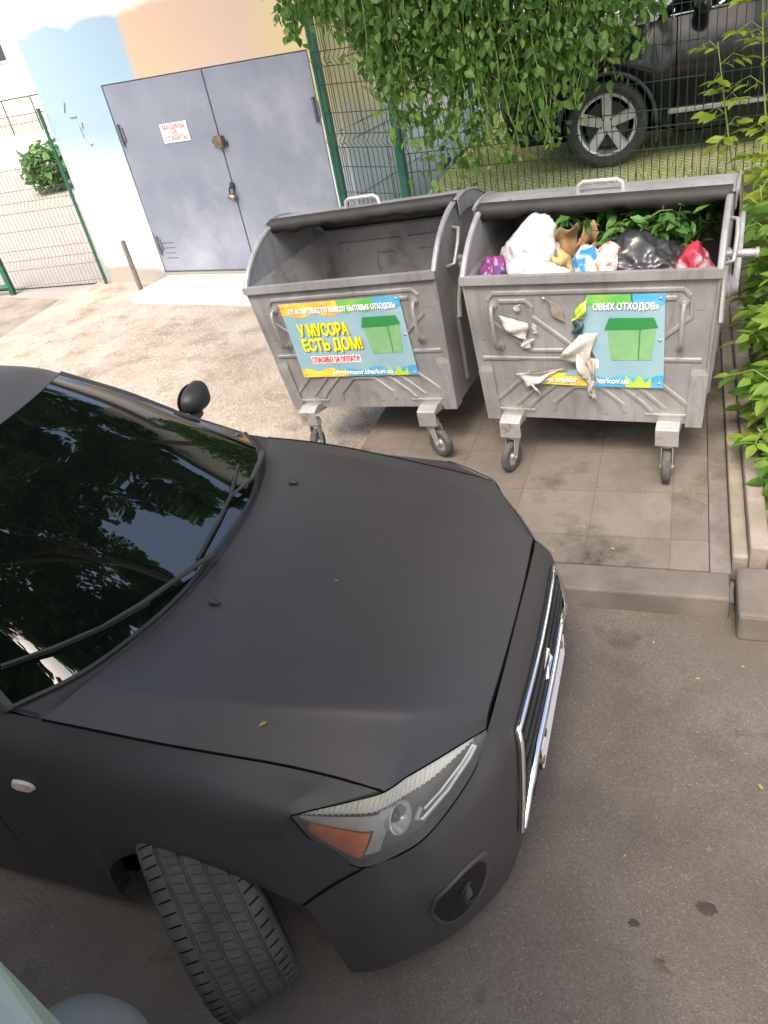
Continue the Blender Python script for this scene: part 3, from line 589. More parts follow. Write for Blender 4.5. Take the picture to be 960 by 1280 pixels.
def poster_pt(x, z, o=0): return (x, yf(z)-.012-o, z)
def flat(poly, o, name, m, par, th=.0012):
    mb = MB(); mb.prism(poly, o, o+th, lambda a_, b_, h: poster_pt(a_, b_, h)); return mb.build(name, m, par)
SLN = Vector((0, -(ZR-ZB), -(DT-DB))).normalized(); SLZ = Vector((0, -(DT-DB), ZR-ZB)).normalized()
def ptext(s_, x, z, size, m, par, o=.004, rot=0., **k):
    mt = frame_mtx(poster_pt(x, z, o), (1, 0, 0), SLZ, SLN) @ Matrix.Rotation(R_(rot), 4, 'Z')
    return text_obj(s_, 'lettering', m, size, par, mt, **k)
def band(x0, x1, zlo, zhi, n=14, amp=.012, ph=0, top=False):
    up = [(x0+(x1-x0)*i/n, zhi) for i in range(n+1)]; dn = [(x0+(x1-x0)*i/n, zlo+amp*math.sin(i*.9+ph)) for i in range(n+1)]
    if top: up = [(x, zhi+amp*math.sin(i*.9+ph)) for i, (x, z) in enumerate(up)]; dn = [(x, zlo) for x, z in dn]
    return dn+up[::-1]

def make_bin(name, label, loc, rot, phi0, whole_poster, caster_rot):
    t = thing(name, label, 'waste bin', loc, rot, 'galvanised wheeled waste bins')
    # body: outer and inner wall, floor, folded rim
    mb = MB()
    def ring(o, z): x, y = xw(z)-o, -yf(z)-o; return [(-x, -y, z), (x, -y, z), (x, y, z), (-x, y, z)]
    R0, R1 = ring(0, ZB), ring(0, ZR); q = R0+R1
    mb.add(q, [(0, 1, 5, 4), (2, 3, 7, 6), (3, 2, 1, 0), (1, 2, 6, 5), (3, 0, 4, 7)])
    rib(mb, [(-.50, 1.03), (-.47, 1.065), (.47, 1.065), (.50, 1.03)])
    for s in (-1, 1):
        rib(mb, [(s*.44, 1.02), (s*.30, 1.02), (s*.27, .985), (s*.27, .93), (s*.03, .73)]); rib(mb, [(s*.51, 1.0), (s*.51, .92), (s*.30, .735), (s*.12, .735)])
        rib(mb, [(s*.565, .685), (s*.36, .685)]); rib(mb, [(s*.36, .685), (s*.10, .685)], .02, .006)
        rib(mb, [(s*.51, .42), (s*.30, .61)]); rib(mb, [(s*.40, .39), (s*.17, .61)]); rib(mb, [(s*.33, .37), (s*.30, .41), (s*.08, .61)]); rib(mb, [(s*.19, .36), (s*.185, .41), (s*.07, .515), (0, .515)])
        rib(mb, [(s*.52, .365), (s*.50, .352), (s*.30, .352)], .018, .006)
    # folded rim along the front and back
    for s in (-1, 1):
        mb.prism([(s*(DT-.004), ZR-.03), (s*(DT+.022), ZR-.03), (s*(DT+.022), ZR+.012), (s*(DT-.012), ZR+.012)], -HW-.012, HW+.012, lambda a_, b_, h: (h, a_, b_))
    # corner reinforcements of the lower half
    for s in (-1, 1):
        for f in (-1, 1):
            pts = []
            for z, o in ((.285, .010), (.60, .010), (.635, .002)):
                pts.append([(s*(xw(z)-.075), f*(-yf(z)+o), z), (s*(xw(z)+o*.8), f*(-yf(z)+o), z), (s*(xw(z)+o*.8), f*(-yf(z)-.09), z)])
            mb.grid(pts)
        mb.tube([(s*(xw(ZB)), yf(ZB), ZB), (s*HW, yf(ZR), ZR)], .009, 8)
    body = mb.build('body', 'galvanised', t)
    mb = MB(); I0, I1 = ring(.014, ZB+.012), ring(.014, ZR-.001); mb.add(I0+I1, [(4, 5, 1, 0), (6, 7, 3, 2), (0, 1, 2, 3), (5, 6, 2, 1), (7, 4, 0, 3)])
    for s in (-1, 1):
        for zz in (1.06, .95):
            rib(mb, [(s*.03, zz), (s*.52, zz)] if zz > 1 else [(s*.10, .97), (s*.22, .97), (s*.24, .94), (s*.24, .8)], .022, .008, side=1)
    mb.build('lining', 'galvanised_inside', t, fixn=False)
    # rounded end panels
    aend = math.degrees(math.asin(DT/LR))
    prof = [(-DB, ZB)]+[(LR*math.sin(R_(q)), LC+LR*math.cos(R_(q))) for q in np.linspace(-aend, aend, 25)]+[(DB, ZB)]
    for s in (-1, 1):
        mb = MB(); mb.prism(prof, -.008, .006, lambda a_, b_, h: (s*(xw(b_)+h), a_, b_))
        arc = [(s*HW, a_, b_) for a_, b_ in prof[1:-1]]; mb.tube(arc, .016, 8)
        # pressed ring and vertical ribs of the end panel
        mb.tube([(s*(HW+.004), .30*math.sin(R_(q)), LC+.02+.34*math.cos(R_(q))) for q in range(-75, 76, 10)], .014, 6)
        for yy in (-.28, 0, .28): mb.tube([(s*(xw(.38)+.004), yy*.9, .38), (s*(xw(.80)+.004), yy, .80)], .016, 6)
        mb.build('end_panel', 'galvanised', t, smooth=True, ang=35)
        mb = MB(); mb.lathe([(0, 0), (.062, 0), (.066, .012), (.066, .03), (.045, .045), (.03, .075), (0, .075)], 20, Matrix.Translation((s*(HW-.008), .02, .86)) @ Matrix.Rotation(R_(90)*s, 4, 'Y')); mb.build('pivot_boss', 'galvanised', t, smooth=True, ang=40)
        mb = MB(); mb.tube([(s*(HW-.01), -.14, 1.09), (s*(HW+.15), -.14, 1.09)], .021, 10); mb.tube([(s*(HW+.135), -.14, 1.09), (s*(HW+.15), -.14, 1.09)], .028, 10); mb.build('trunnion', 'galvanised', t, smooth=True, ang=40)
        mb = MB(); mb.tube([(s*(HW+.0), -.34, 1.11), (s*(HW+.045), -.33, 1.12), (s*(HW+.05), -.24, 1.21), (s*(HW+.045), -.18, 1.27), (s*HW, -.17, 1.275)], .012, 8); mb.build('side_handle', 'galvanised', t, smooth=True, ang=50)
    # sliding lid
    P = []
    for q in np.linspace(phi0, 98, 34):
        r = LR+.020; P.append([(x, r*math.sin(R_(q)), LC+r*math.cos(R_(q))) for x in np.linspace(-HW-.03, HW+.03, 12)])
    mb = MB(); mb.grid(P); lid = mb.build('lid', ['galvanised', 'lid_dark'], t, smooth=True)
    md = lid.modifiers.new('solid', 'SOLIDIFY'); md.thickness = .007; md.offset = -1; md.material_offset = 1
    for s in (-1, 1):
        P = []
        for q in np.linspace(phi0, 98, 30):
            P.append([(s*(HW+.030), r*math.sin(R_(q)), LC+r*math.cos(R_(q))) for r in (LR+.022, LR-.03, LR-.075)])
        mb = MB(); mb.grid(P); mb.tube([(s*(HW+.03), (LR+.02)*math.sin(R_(q)), LC+(LR+.02)*math.cos(R_(q))) for q in np.linspace(phi0, 98, 30)], .009, 6)
        mb.build('lid_flange', 'galvanised', lid, solid=.005)
        # lid arm down to the pivot
        mb = MB(); mb.tube([(s*(HW+.045), .40, LC+.44), (s*(HW+.05), .22, 1.0), (s*(HW+.05), .02, .86)], .017, 8, flat=.5); mb.build('lid_arm', 'galvanised', lid, smooth=True, ang=50)
    # rubber edge
    P = []
    for i, x in enumerate(np.linspace(-HW-.01, HW+.01, 40)):
        sag = .010*math.sin(i*.45+phi0)+.008*math.sin(i*1.3)
        y0, z0 = (LR+.026)*math.sin(R_(phi0)), LC+(LR+.026)*math.cos(R_(phi0)); tx, tz = math.cos(R_(phi0)), -math.sin(R_(phi0))
        P.append([(x, y0+.05, z0+.012), (x, y0-.008, z0+.004), (x, y0-.016, z0-.022), (x, y0-.006+sag*.3, z0-.06-sag)])
    mb = MB(); mb.grid(P); mb.build('lid_edge', 'rubber', lid, smooth=True, solid=.006)
    q0 = R_(phi0+9); by, bz = (LR+.022)*math.sin(q0), LC+(LR+.022)*math.cos(q0); up = Vector((0, math.sin(q0), math.cos(q0)))
    hp = [Vector((x, by, bz))+up*h for x, h in ((-.115, -.005), (-.108, .035), (-.085, .05), (.085, .05), (.108, .035), (.115, -.005))]
    mb = MB(); mb.tube(hp, .0125, 8); mb.build('lid_handle', 'caster_steel', lid, smooth=True, ang=50)
    # front grab handles
    for s in (-1, 1):
        pts = [(s*.475, yf(1.0)+.004, 1.0), (s*.477, yf(1.0)-.035, .995), (s*.475, yf(.96)-.05, .965), (s*.47, yf(.8)-.05, .80), (s*.467, yf(.77)-.04, .765), (s*.46, yf(.76)+.004, .76)]
        mb = MB(); mb.tube(pts, .0115, 8); mb.tube([(s*.475, yf(1.0)+.004, 1.0), (s*.475, yf(1.0)-.008, 1.0)], .024, 8); mb.tube([(s*.46, yf(.76)+.004, .76), (s*.46, yf(.76)-.008, .76)], .024, 8)
        mb.build('handle', 'galvanised', t, smooth=True, ang=50)
    # casters
    for k, (sx, sy) in enumerate(((-1, -1), (1, -1), (-1, 1), (1, 1))):
        x, y = sx*.425, sy*.53
        mb = MB(); yy = sorted((sy*.40, y+sy*.055))
        mb.prism([(sy*.40, .285), (sy*.47, .335), (y, .345), (y+sy*.06, .325), (y+sy*.062, .225), (y+sy*.052, .225), (y+sy*.05, .30), (sy*.40, .265)], x-.06, x+.06, lambda a_, b_, h: (h, a_, b_))
        br = mb.build('caster_bracket', 'caster_steel', t, bevel=.006)
        ra = R_(caster_rot[k]); mt = Matrix.Translation((x, y, 0)) @ Matrix.Rotation(ra, 4, 'Z')
        mb = MB(); mb.lathe([(0, .205), (.045, .205), (.045, .24), (0, .24)], 16, mt)
        for s in (-1, 1):
            mb.prism([(.035, .21), (-.045, .21), (-.062, .10), (-.05, .075), (-.028, .08), (.0, .15)], s*.026, s*.031, lambda a_, b_, h: tuple(mt @ Vector((h, a_, b_))))
        mb.tube([tuple(mt @ Vector((-.036, -.045, .092))), tuple(mt @ Vector((.036, -.045, .092)))], .010, 8)
        fk = mb.build('fork', 'caster_steel', br, bevel=.002)
        wm = mt @ Matrix.Translation((0, -.045, .092)) @ Matrix.Rotation(R_(90), 4, 'Y')
        mb = MB(); mb.lathe([(.055, -.018), (.082, -.022), (.09, -.016), (.092, -.006), (.092, .006), (.09, .016), (.082, .022), (.055, .018)], 28, wm, closed=True); mb.build('caster_wheel', 'caster_tyre', br, smooth=True, ang=50)
        mb = MB(); mb.lathe([(.012, -.022), (.02, -.022), (.025, -.008), (.056, -.012), (.056, .012), (.025, .008), (.02, .022), (.012, .022)], 20, wm, closed=True); mb.build('wheel_hub', 'caster_steel', br, smooth=True, ang=40)
    # poster
    x0, x1, z0, z1 = -.42, .39, .535, 1.04
    if whole_poster:
        po = flat([(x0, z0), (x1, z0), (x1, z1), (x0, z1)], 0, 'poster', 'poster_blue', t, .002); xa = x0
        flat(band(x0, x0+.42, .955, z1, ph=1), .0025, 'poster_band', 'poster_yellow', po); flat(band(x0+.40, x0+.64, .965, z1, ph=2), .0029, 'poster_band', 'poster_green', po); flat(band(x0+.63, x1, .985, z1, ph=0), .0025, 'poster_band', 'poster_deepblue', po)
        flat(band(x0, x0+.34, z0, .585, top=True), .0025, 'poster_band', 'poster_yellow', po); flat(band(x0+.33, x1, z0, .59, top=True, ph=2), .0025, 'poster_band', 'poster_deepblue', po); flat(band(x0+.62, x1-.06, z0, .575, top=True, ph=1, amp=.02), .0032, 'poster_band', 'poster_lime', po)
        for dx, m_, o_ in ((.002, 'ink_dark', .0045), (0, 'ink_white', .006)): ptext('КП «КОМПЛЕКС ПО ВЫВОЗУ БЫТОВЫХ ОТХОДОВ»', -.005+dx, .985-dx, .046, m_, po, o_, bold=.0012, xs=.62)
        for dx, m_, o_ in ((.005, 'ink_shadow', .0045), (0, 'ink_yellow', .006)):
            ptext('У МУСОРА', -.165+dx, .855-dx, .108, m_, po, o_, bold=.003, xs=.62); ptext('ЕСТЬ ДОМ!', -.135+dx, .755-dx, .108, m_, po, o_, bold=.003, xs=.70)
        mb = MB(); mb.prism([(-.315, .632), (.035, .632), (.035, .682), (-.315, .682)], .003, .004, lambda a_, b_, h: poster_pt(a_, b_, h)); mb.build('text_strip', 'ink_white', po)
        ptext('СПАСИБО ЗА ОПЛАТУ!', -.14, .656, .05, 'ink_red', po, .006, bold=.0012, xs=.60)
        for dx, m_, o_ in ((.002, 'ink_dark', .0045), (0, 'ink_white', .006)): ptext('www.musor.kharkov.ua', .02+dx, .563-dx, .045, m_, po, o_, bold=.0012, xs=.98)
    else:
        z0_ = z0-.01; jag = [(.03, z0_), (.02, .60), (-.01, .66), (.05, .70), (.02, .76), (-.02, .80), (-.035, .87), (-.015, .92), (.0, .97), (.015, 1.04)]
        po = flat(jag[:1]+[(x1, z0_), (x1, 1.05)]+jag[:0:-1], 0, 'poster', 'poster_blue', t, .002)
        strip = flat([(-.30, z0), (.035, z0_), (.035, .61), (-.02, .612), (-.10, .605), (-.19, .60), (-.27, .575)], 0, 'poster_strip', 'poster_yellow', po, .002)
        flat([(-.12, .585), (.03, .592), (.035, .64), (-.02, .636), (-.10, .615)], .0025, 'poster_strip', 'poster_blue', po)
        flat(band(.02, .24, .99, 1.05, ph=2), .0025, 'poster_band', 'poster_green', po); flat(band(.23, x1, 1.0, 1.05, ph=0), .0025, 'poster_band', 'poster_deepblue', po)
        flat(band(.03, x1, z0_, .59, top=True, ph=2), .0025, 'poster_band', 'poster_deepblue', po); flat(band(.20, .33, z0_, .575, top=True, ph=1, amp=.02), .0032, 'poster_band', 'poster_lime', po)
        for dx, m_, o_ in ((.002, 'ink_dark', .0045), (0, 'ink_white', .006)): ptext('ОВЫХ ОТХОДОВ»', .205+dx, .985-dx, .05, m_, po, o_, bold=.0012, xs=.72)
        mb = MB(); mb.prism([(-.03, .637), (.065, .637), (.065, .69), (-.01, .69)], .003, .004, lambda a_, b_, h: poster_pt(a_, b_, h)); mb.build('text_strip', 'ink_white', po)
        ptext('ТУ!', .022, .663, .054, 'ink_red', po, .006, bold=.002, xs=.72)
        for dx, m_, o_ in ((.002, 'ink_dark', .0045), (0, 'ink_white', .006)):
            ptext('www.musor.', -.155+dx, .562-dx, .045, m_, po, o_, bold=.0012, xs=.98); ptext('kharkov.ua', .125+dx, .562-dx, .045, m_, po, o_, bold=.0012, xs=.98)
        # curled torn paper: grids bent out from the wall
        def flap(A, B, C, D, out, nm, m_='paper_white', seed=0):
            r_ = np.random.default_rng(seed); P = []
            for i in range(13):
                u = i/12; row = []
                for j in range(7):
                    v_ = j/6; x = (A[0]*(1-u)+D[0]*u)*(1-v_)+(B[0]*(1-u)+C[0]*u)*v_; z = (A[1]*(1-u)+D[1]*u)*(1-v_)+(B[1]*(1-u)+C[1]*u)*v_
                    cr_ = out*math.sin(math.pi*min(1, u*1.15)*.8)*(.55+.45*math.sin(v_*5+seed))+.006*math.sin(u*9+v_*7+seed)
                    row.append((x+.006*math.sin(u*7+seed), yf(z)-.016-abs(cr_), z))
                P.append(row)
            mb = MB(); mb.grid(P); return mb.build(nm, m_, po, smooth=True, solid=.0015)
        flap((-.03, .835), (.06, .845), (.015, .65), (-.15, .70), .05, 'torn_flap', seed=1); flap((-.05, .74), (.02, .72), (.055, .565), (-.02, .575), .045, 'torn_flap', seed=2); flap((-.015, .60), (.04, .58), (.03, .475), (.012, .465), .03, 'torn_flap', seed=5); flap((.02, .70), (.05, .69), (.045, .44), (.025, .45), .04, 'torn_flap', seed=15)
        flap((-.12, .632), (-.18, .598), (-.32, .52), (-.38, .60), .04, 'torn_flap', seed=3); flap((-.38, .60), (-.30, .565), (-.245, .47), (-.26, .462), .035, 'torn_flap', seed=4)
        flap((-.445, .95), (-.29, .90), (-.305, .80), (-.41, .85), .03, 'torn_flap', 'paper_white', 6); flap((-.33, .80), (-.27, .81), (-.29, .755), (-.34, .75), .006, 'torn_flap', 'paper_white', 7)
        flap((-.36, 1.0), (-.325, 1.01), (-.33, .975), (-.35, .965), .004, 'torn_flap', 'paper_white', 8); flap((-.265, .90), (-.245, .88), (-.24, .835), (-.27, .845), .005, 'torn_flap', 'paper_white', 9)
        flap((-.03, .985), (.03, 1.035), (.0, .93), (-.06, .91), .03, 'torn_flap', 'poster_lime', 10); flap((-.05, .91), (-.005, .93), (.0, .85), (-.06, .84), .03, 'torn_flap', 'ink_dark', 11)
        sp = flap((-.19, 1.04), (-.12, 1.0), (-.09, .90), (-.15, .93), .003, 'glue_residue', 'concrete_pale', 12)
    # plain green bin picture (lid, body, seam)
    px = .215; pi_ = flat([(px-.085, .685), (px+.115, .69), (px+.135, .865), (px-.10, .86)], .003, 'bin_picture', 'picture_green', po)
    flat([(px-.115, .86), (px+.06, .86), (px+.145, .872), (px+.125, .925), (px-.09, .925)], .0045, 'picture_lid', 'picture_dark_green', po)
    flat([(px+.048, .688), (px+.053, .688), (px+.063, .86), (px+.057, .86)], .0048, 'picture_line', 'picture_dark_green', po)
    for rx, rz in ((x1-.02, z1-.015), (x1-.02, z0+.015), (x1-.02, .80), (.05, z0+.012), (-.1, z0+.012))+(((x0+.02, z1-.02), (x0+.02, z0+.02), (-.12, z1-.02)) if whole_poster else ((-.20, 1.035),)):
        mb = MB(); c_ = poster_pt(rx, rz, .002); mb.lathe([(0, .005), (.005, .0045), (.009, .001), (.009, -.002)], 10, frame_mtx(c_, (1, 0, 0), SLZ, SLN)); mb.build('rivet', 'rivet', po, smooth=True)
    return t
bin_a = make_bin('waste_bin', 'empty grey metal bin with a whole colourful poster, nearest the garage door', (-1.765, 4.52, .105), (0, R_(-3), R_(-5.6)), -7, True, (10, 65, 0, 20))
bin_b = make_bin('waste_bin', 'grey metal bin filled with rubbish, its poster torn and peeling', (-.41, 4.33, .118), (0, 0, R_(-5.2)), -12, False, (-14, 4, 0, 30))

# rubbish in the second bin (bin_b local -> world)
BM = Matrix.Translation((-.41, 4.33, .118)) @ Matrix.Rotation(R_(-5.2), 4, 'Z')
from mathutils import noise as mn
def bag(name, label, cat, loc, size, m, seed, knot=False, fold=.25, rot=0., sub=5):
    t = thing(name, label, cat, tuple(BM @ Vector(loc)), (0, 0, rot)) if False else None
    bm = bmesh.new(); bmesh.ops.create_icosphere(bm, subdivisions=sub, radius=1)
    r_ = random.Random(seed*17); pl = []
    for _ in range(16):
        n_ = Vector((r_.gauss(0, 1), r_.gauss(0, 1), r_.gauss(0, 1))).normalized(); pl.append((n_, r_.uniform(.72, 1.0)))
    for v in bm.verts:
        p = v.co.copy(); o = Vector((seed*3.1, seed*1.7, 0))
        q = p+Vector((mn.noise(p*3+o), mn.noise(p*3+o*2), mn.noise(p*3-o)))*.12
        ds = sorted(h_/max(n_.dot(q), .12) for n_, h_ in pl)[:2]
        f = min(1.15, ds[0]-.04*max(0, 1-(ds[1]-ds[0])*8))
        f += fold*(.10*mn.noise(p*1.4+o)+(.2-abs(mn.noise(p*3.1+o)))*.35+(.2-abs(mn.noise(p*8+o)))*.16)
        if p.z < 0: f *= 1.05
        v.co = p*f
        if knot and p.z > .88: v.co.z += (p.z-.88)*1.8; v.co.x *= .6; v.co.y *= .6
        v.co = Vector((v.co.x*size[0], v.co.y*size[1], v.co.z*size[2]))
    me = bpy.data.meshes.new(name); bm.to_mesh(me); bm.free(); me.materials.append(M[m]); me.polygons.foreach_set('use_smooth', [True]*len(me.polygons))
    o = bpy.data.objects.new(name, me); COL.objects.link(o); o.location = tuple(BM @ Vector(loc)); o.rotation_euler = (0, 0, rot)
    return tag(o, label, cat)
o = bag('plastic_bag', 'large crumpled white plastic bag with faint red print, highest in the full bin', 'bag', (-.33, -.24, 1.13), (.17, .16, .21), 'bag_white', 1, fold=.42); o.rotation_euler = (0, R_(24), 0)
m = M['bag_white'].copy(); o.data.materials[0] = m; M['bag_print'] = m; t_ = m.node_tree
nz = t_.nodes.new('ShaderNodeTexNoise'); nz.inputs['Scale'].default_value = 16; nz.inputs['Detail'].default_value = 5; mp = t_.nodes.new('ShaderNodeMapping'); mp.inputs['Scale'].default_value = (1, 1, 3.2); mp.inputs['Rotation'].default_value = (0, R_(35), 0)
t_.links.new(t_.nodes['Texture Coordinate'].outputs['Object'], mp.inputs[0]); t_.links.new(mp.outputs[0], nz.inputs['Vector'])
mr = t_.nodes.new('ShaderNodeMapRange'); mr.inputs[1].default_value = .66; mr.inputs[2].default_value = .68; t_.links.new(nz.outputs[0], mr.inputs[0]); mx = t_.nodes.new('ShaderNodeMixRGB'); bs = t_.nodes['Principled BSDF']
t_.links.new(bs.inputs['Base Color'].links[0].from_socket, mx.inputs[1]); mx.inputs[2].default_value = (.7, .2, .25, 1); t_.links.new(mr.outputs[0], mx.inputs[0]); t_.links.new(mx.outputs[0], bs.inputs['Base Color'])
bag('plastic_bag', 'small pale greenish plastic bag below the big white bag', 'bag', (-.22, -.40, 1.08), (.14, .10, .11), 'bag_pale', 2, fold=.35)
bag('plastic_bag', 'purple plastic bag at the left end of the full bin', 'bag', (-.50, -.28, 1.06), (.10, .13, .15), 'bag_purple', 3)
bag('plastic_bag', 'shiny black rubbish bag in the middle of the full bin', 'bag', (.25, -.24, 1.05), (.25, .20, .19), 'bag_black', 4, False, fold=.5)
bag('plastic_bag', 'pink and red plastic bag at the right end of the full bin', 'bag', (.50, -.29, 1.07), (.095, .14, .13), 'bag_red', 5)
bag('food_wrapper', 'blue and white crumpled packaging left of the black bag', 'packaging', (.0, -.33, 1.08), (.10, .11, .13), 'wrapper_blue', 6, fold=.4)
bag('food_wrapper', 'small printed paper packaging touching the black bag', 'packaging', (.09, -.34, 1.09), (.08, .09, .13), 'wrapper_print', 9, fold=.4, sub=3)
bag('plastic_cup', 'small bright green plastic scrap under the red bag', 'plastic scrap', (.51, -.43, 1.06), (.06, .05, .035), 'green_plastic', 7, fold=.3, sub=3)
bag('plastic_bottle', 'crumpled clear grey plastic piece beside the brown cardboard', 'plastic scrap', (-.05, -.35, 1.05), (.045, .07, .09), 'plastic_grey', 8, fold=.3, sub=3).data.materials[0] = M['bag_pale']
bag('rubbish_heap', 'dark mixed rubbish filling the bottom of the full bin', 'rubbish', (0, .0, .72), (.50, .40, .30), 'dark_metal', 10, fold=.25)
cb = thing('cardboard', 'torn brown cardboard and paper next to the white bag', 'cardboard', tuple(BM @ Vector((-.13, -.24, 1.04))), (0, R_(8), R_(20)))
for k, (x, y, z, rx, ry, s_) in enumerate(((0, 0, .10, 10, -18, .20), (.03, -.06, .04, -8, 15, .17), (-.03, -.1, .05, 5, -35, .15), (.06, .06, .08, 15, 12, .2))):
    P = [[(s_*(.55*(u-.5))*(1+.2*math.sin(v_*9+k)), .02*math.sin(u*6+v_*5+k*2)+.02*math.sin(v_*11+k), s_*(v_-.3)*1.25*(1+.12*math.sin(u*8+k))) for u in np.linspace(0, 1, 9)] for v_ in np.linspace(0, 1, 10)]
    mb = MB(); mt = Matrix.Translation((x, y, z)) @ Matrix.Rotation(R_(rx), 4, 'X') @ Matrix.Rotation(R_(ry), 4, 'Y'); mb.grid([[tuple(mt @ Vector(p)) for p in r] for r in P]); mb.build('sheet', 'cardboard' if k != 2 else 'cardboard_edge', cb, smooth=True, solid=.005)
br = thing('cut_branches', 'cut green leafy branches thrown in the back of the full bin', 'branches', tuple(BM @ Vector((.13, .0, 1.15))), (0, 0, R_(-5)))
mb = MB(); st = MB()
for k in range(44):
    b0 = Vector((random.uniform(-.26, .36), random.uniform(-.14, .25), random.uniform(-.05, .12))); d = Vector((random.uniform(-1, 1), random.uniform(-1, .3), random.uniform(.05, .6))).normalized(); L = random.uniform(.12, .22)
    st.tube([b0, b0+d*L*.6+Vector((0, 0, .02)), b0+d*L], [.004, .003, .0015], 5)
    pts = [b0+d*L*random.uniform(.25, 1)+Vector((random.gauss(0, .025), random.gauss(0, .025), random.gauss(0, .015))) for _ in range(15)]
    leaves(mb, pts, .075, .3, ratio=.45)
st.build('twig', 'stem_green', br); mb.build('leaves', 'cut_leaf', br, fixn=False)

# ------------------------------------------------------------------ wheels
def tyre_mesh(R, wd, rim_r, mt, grooves=4):
    h = wd/2; p = [(rim_r, -h*.82), (rim_r+.02, -h*.95), ((R+rim_r)/2, -h*1.04), (R-.03, -h*.99), (R-.012, -h*.90)]
    gx = np.linspace(-h*.58, h*.58, grooves)
    p.append((R-.003, -h*.80))
    for g in gx: p += [(R, g-.006), (R-.008, g-.0045), (R-.008, g+.0045), (R, g+.006)]
    p += [(R-.003, h*.80), (R-.012, h*.90), (R-.03, h*.99), ((R+rim_r)/2, h*1.04), (rim_r+.02, h*.95), (rim_r, h*.82)]
    mb = MB(); mb.lathe(p, 96, mt, closed=True)
    for i in range(80):                       # fine cuts across the inner ribs
        for z0_, z1_, sh in ((-h*.50, -h*.24, .0), (-h*.12, h*.12, .3), (h*.24, h*.50, .6)):
            q = 2*math.pi*(i+sh)/80; vs = [tuple(mt @ Vector(((R+.0008)*math.cos(q+dq+zz*1.2), (R+.0008)*math.sin(q+dq+zz*1.2), zz))) for zz in (z0_, z1_) for dq in (-.0016/R, .0016/R)]
            mb.add(vs, [(0, 1, 3, 2)], 2)
    for i in range(64):                       # shoulder sipes
        for s in (-1, 1):
            q = 2*math.pi*(i+.25*s)/64
            for u in (0,):
                a_, b_ = (R-.0012, s*h*.66), (R-.006, s*h*.92); w2 = .0022
                vs = []
                for rr, zz in (a_, (R-.002, s*h*.80), b_):
                    for dq in (-w2/R, w2/R): vs.append(tuple(mt @ Vector(((rr+.0016)*math.cos(q+dq+abs(zz)*.6), (rr+.0016)*math.sin(q+dq+abs(zz)*.6), zz))))
                mb.add(vs, [(0, 1, 3, 2), (2, 3, 5, 4)], 1)
    return mb
def make_wheel(parent, centre, steer, R, wd, rim_r, s, rimmat='alloy'):
    """axle along local y; outer face towards s*y"""
    mt = Matrix.Translation(centre) @ Matrix.Rotation(steer, 4, 'Z') @ Matrix.Rotation(R_(90)*-s, 4, 'X')
    mb = MB(); h = wd/2
    mb.lathe([(rim_r, h*.75), (rim_r-.012, h*.86), (rim_r-.028, h*.72), (rim_r-.035, -h*.8), (rim_r, -h*.8)], 48, mt, closed=True)
    mb.lathe([(0, h*.60), (.05, h*.62), (.07, h*.55), (.07, h*.2), (0, h*.2)], 24, mt)
    for k in range(5):
        q = 2*math.pi*k/5+.31; rot = mt @ Matrix.Rotation(q, 4, 'Z')
        vs = [(.05, -.034, h*.60), (.05, .034, h*.60), (rim_r-.02, .038, h*.78), (rim_r-.02, -.038, h*.78), (.05, -.04, h*.25), (.05, .04, h*.25), (rim_r-.02, .05, h*.45), (rim_r-.02, -.05, h*.45)]
        mb.add([tuple(rot @ Vector(v)) for v in vs], [(0, 3, 2, 1), (4, 5, 6, 7), (0, 1, 5, 4), (1, 2, 6, 5), (2, 3, 7, 6), (3, 0, 4, 7)])
    rim = mb.build('wheel', rimmat, parent, smooth=True, ang=30)
    mb = MB(); mb.lathe([(.02, h*.1), (rim_r*.72, h*.1), (rim_r*.72, h*.02), (.02, h*.02)], 32, mt, closed=True); mb.build('brake_disc', 'dark_metal', rim)
    mb = MB()
    for k in range(5):
        q = 2*math.pi*k/5+.94; c_ = mt @ Vector((.055*math.cos(q), .055*math.sin(q), h*.6)); c2 = mt @ Vector((.055*math.cos(q), .055*math.sin(q), h*.68)); mb.tube([c_, c2], .009, 6)
    mb.build('wheel_nut', 'dark_metal', rim)
    tyre_mesh(R, wd, rim_r, mt).build('tyre', ['tyre_rubber', 'gap_black', 'tyre_cut'], rim, smooth=True, ang=35)
    return rim

# ------------------------------------------------------------------ the matte black car (x forward, d = distance right of its centre line)
CAR = thing('parked_car', 'matte black crossover parked in front of the bins with its wheel turned', 'car', (-1.28, 1.82, 0))
def C3(a_): a_ = np.asarray(a_, float).copy(); a_[..., 1] *= -1; return a_          # (x,d,z) -> local
def mirr(a_): a_ = np.asarray(a_, float).copy(); a_[..., 1] *= -1; return a_
def both(P): mb = MB(); mb.grid(C3(P)); mb.grid(C3(mirr(P)), flip=True); return mb
# hood
side = [(-.435, .80, 1.045), (-.25, .795, 1.03), (-.05, .785, 1.005), (.13, .768, .978), (.305, .750, .95), (.46, .740, .92), (.585, .735, .887), (.64, .665, .873), (.695, .592, .858), (.75, .515, .842), (.803, .437, .823)]
cen = [(-.215, 1.065), (-.05, 1.062), (.10, 1.052), (.25, 1.036), (.39, 1.016), (.51, .992), (.615, .962), (.68, .938), (.735, .912), (.78, .885), (.815, .855)]
cre = [.66, .655, .645, .62, .59, .555, .52, .485, .45, .415, .375]
rows = []
for (sx, sd_, sz), (cx_, cz), dc in zip(side, cen, cre):
    row = []
    dc = min(dc, sd_*.86)
    for d, k in ((0, 0), (dc*.35, .0), (dc*.7, .03), (dc-.05, .05), (dc, .075), (dc+.035, .26), (dc+(sd_-dc)*.55+.012, .62), (sd_, 1)):
        u = d/sd_; x = cx_*(1-u**2)+sx*u**2
        row.append((x, d, cz+(sz-cz)*k))
    rows.append(row)
HOOD = patch(rows, 60, 44)
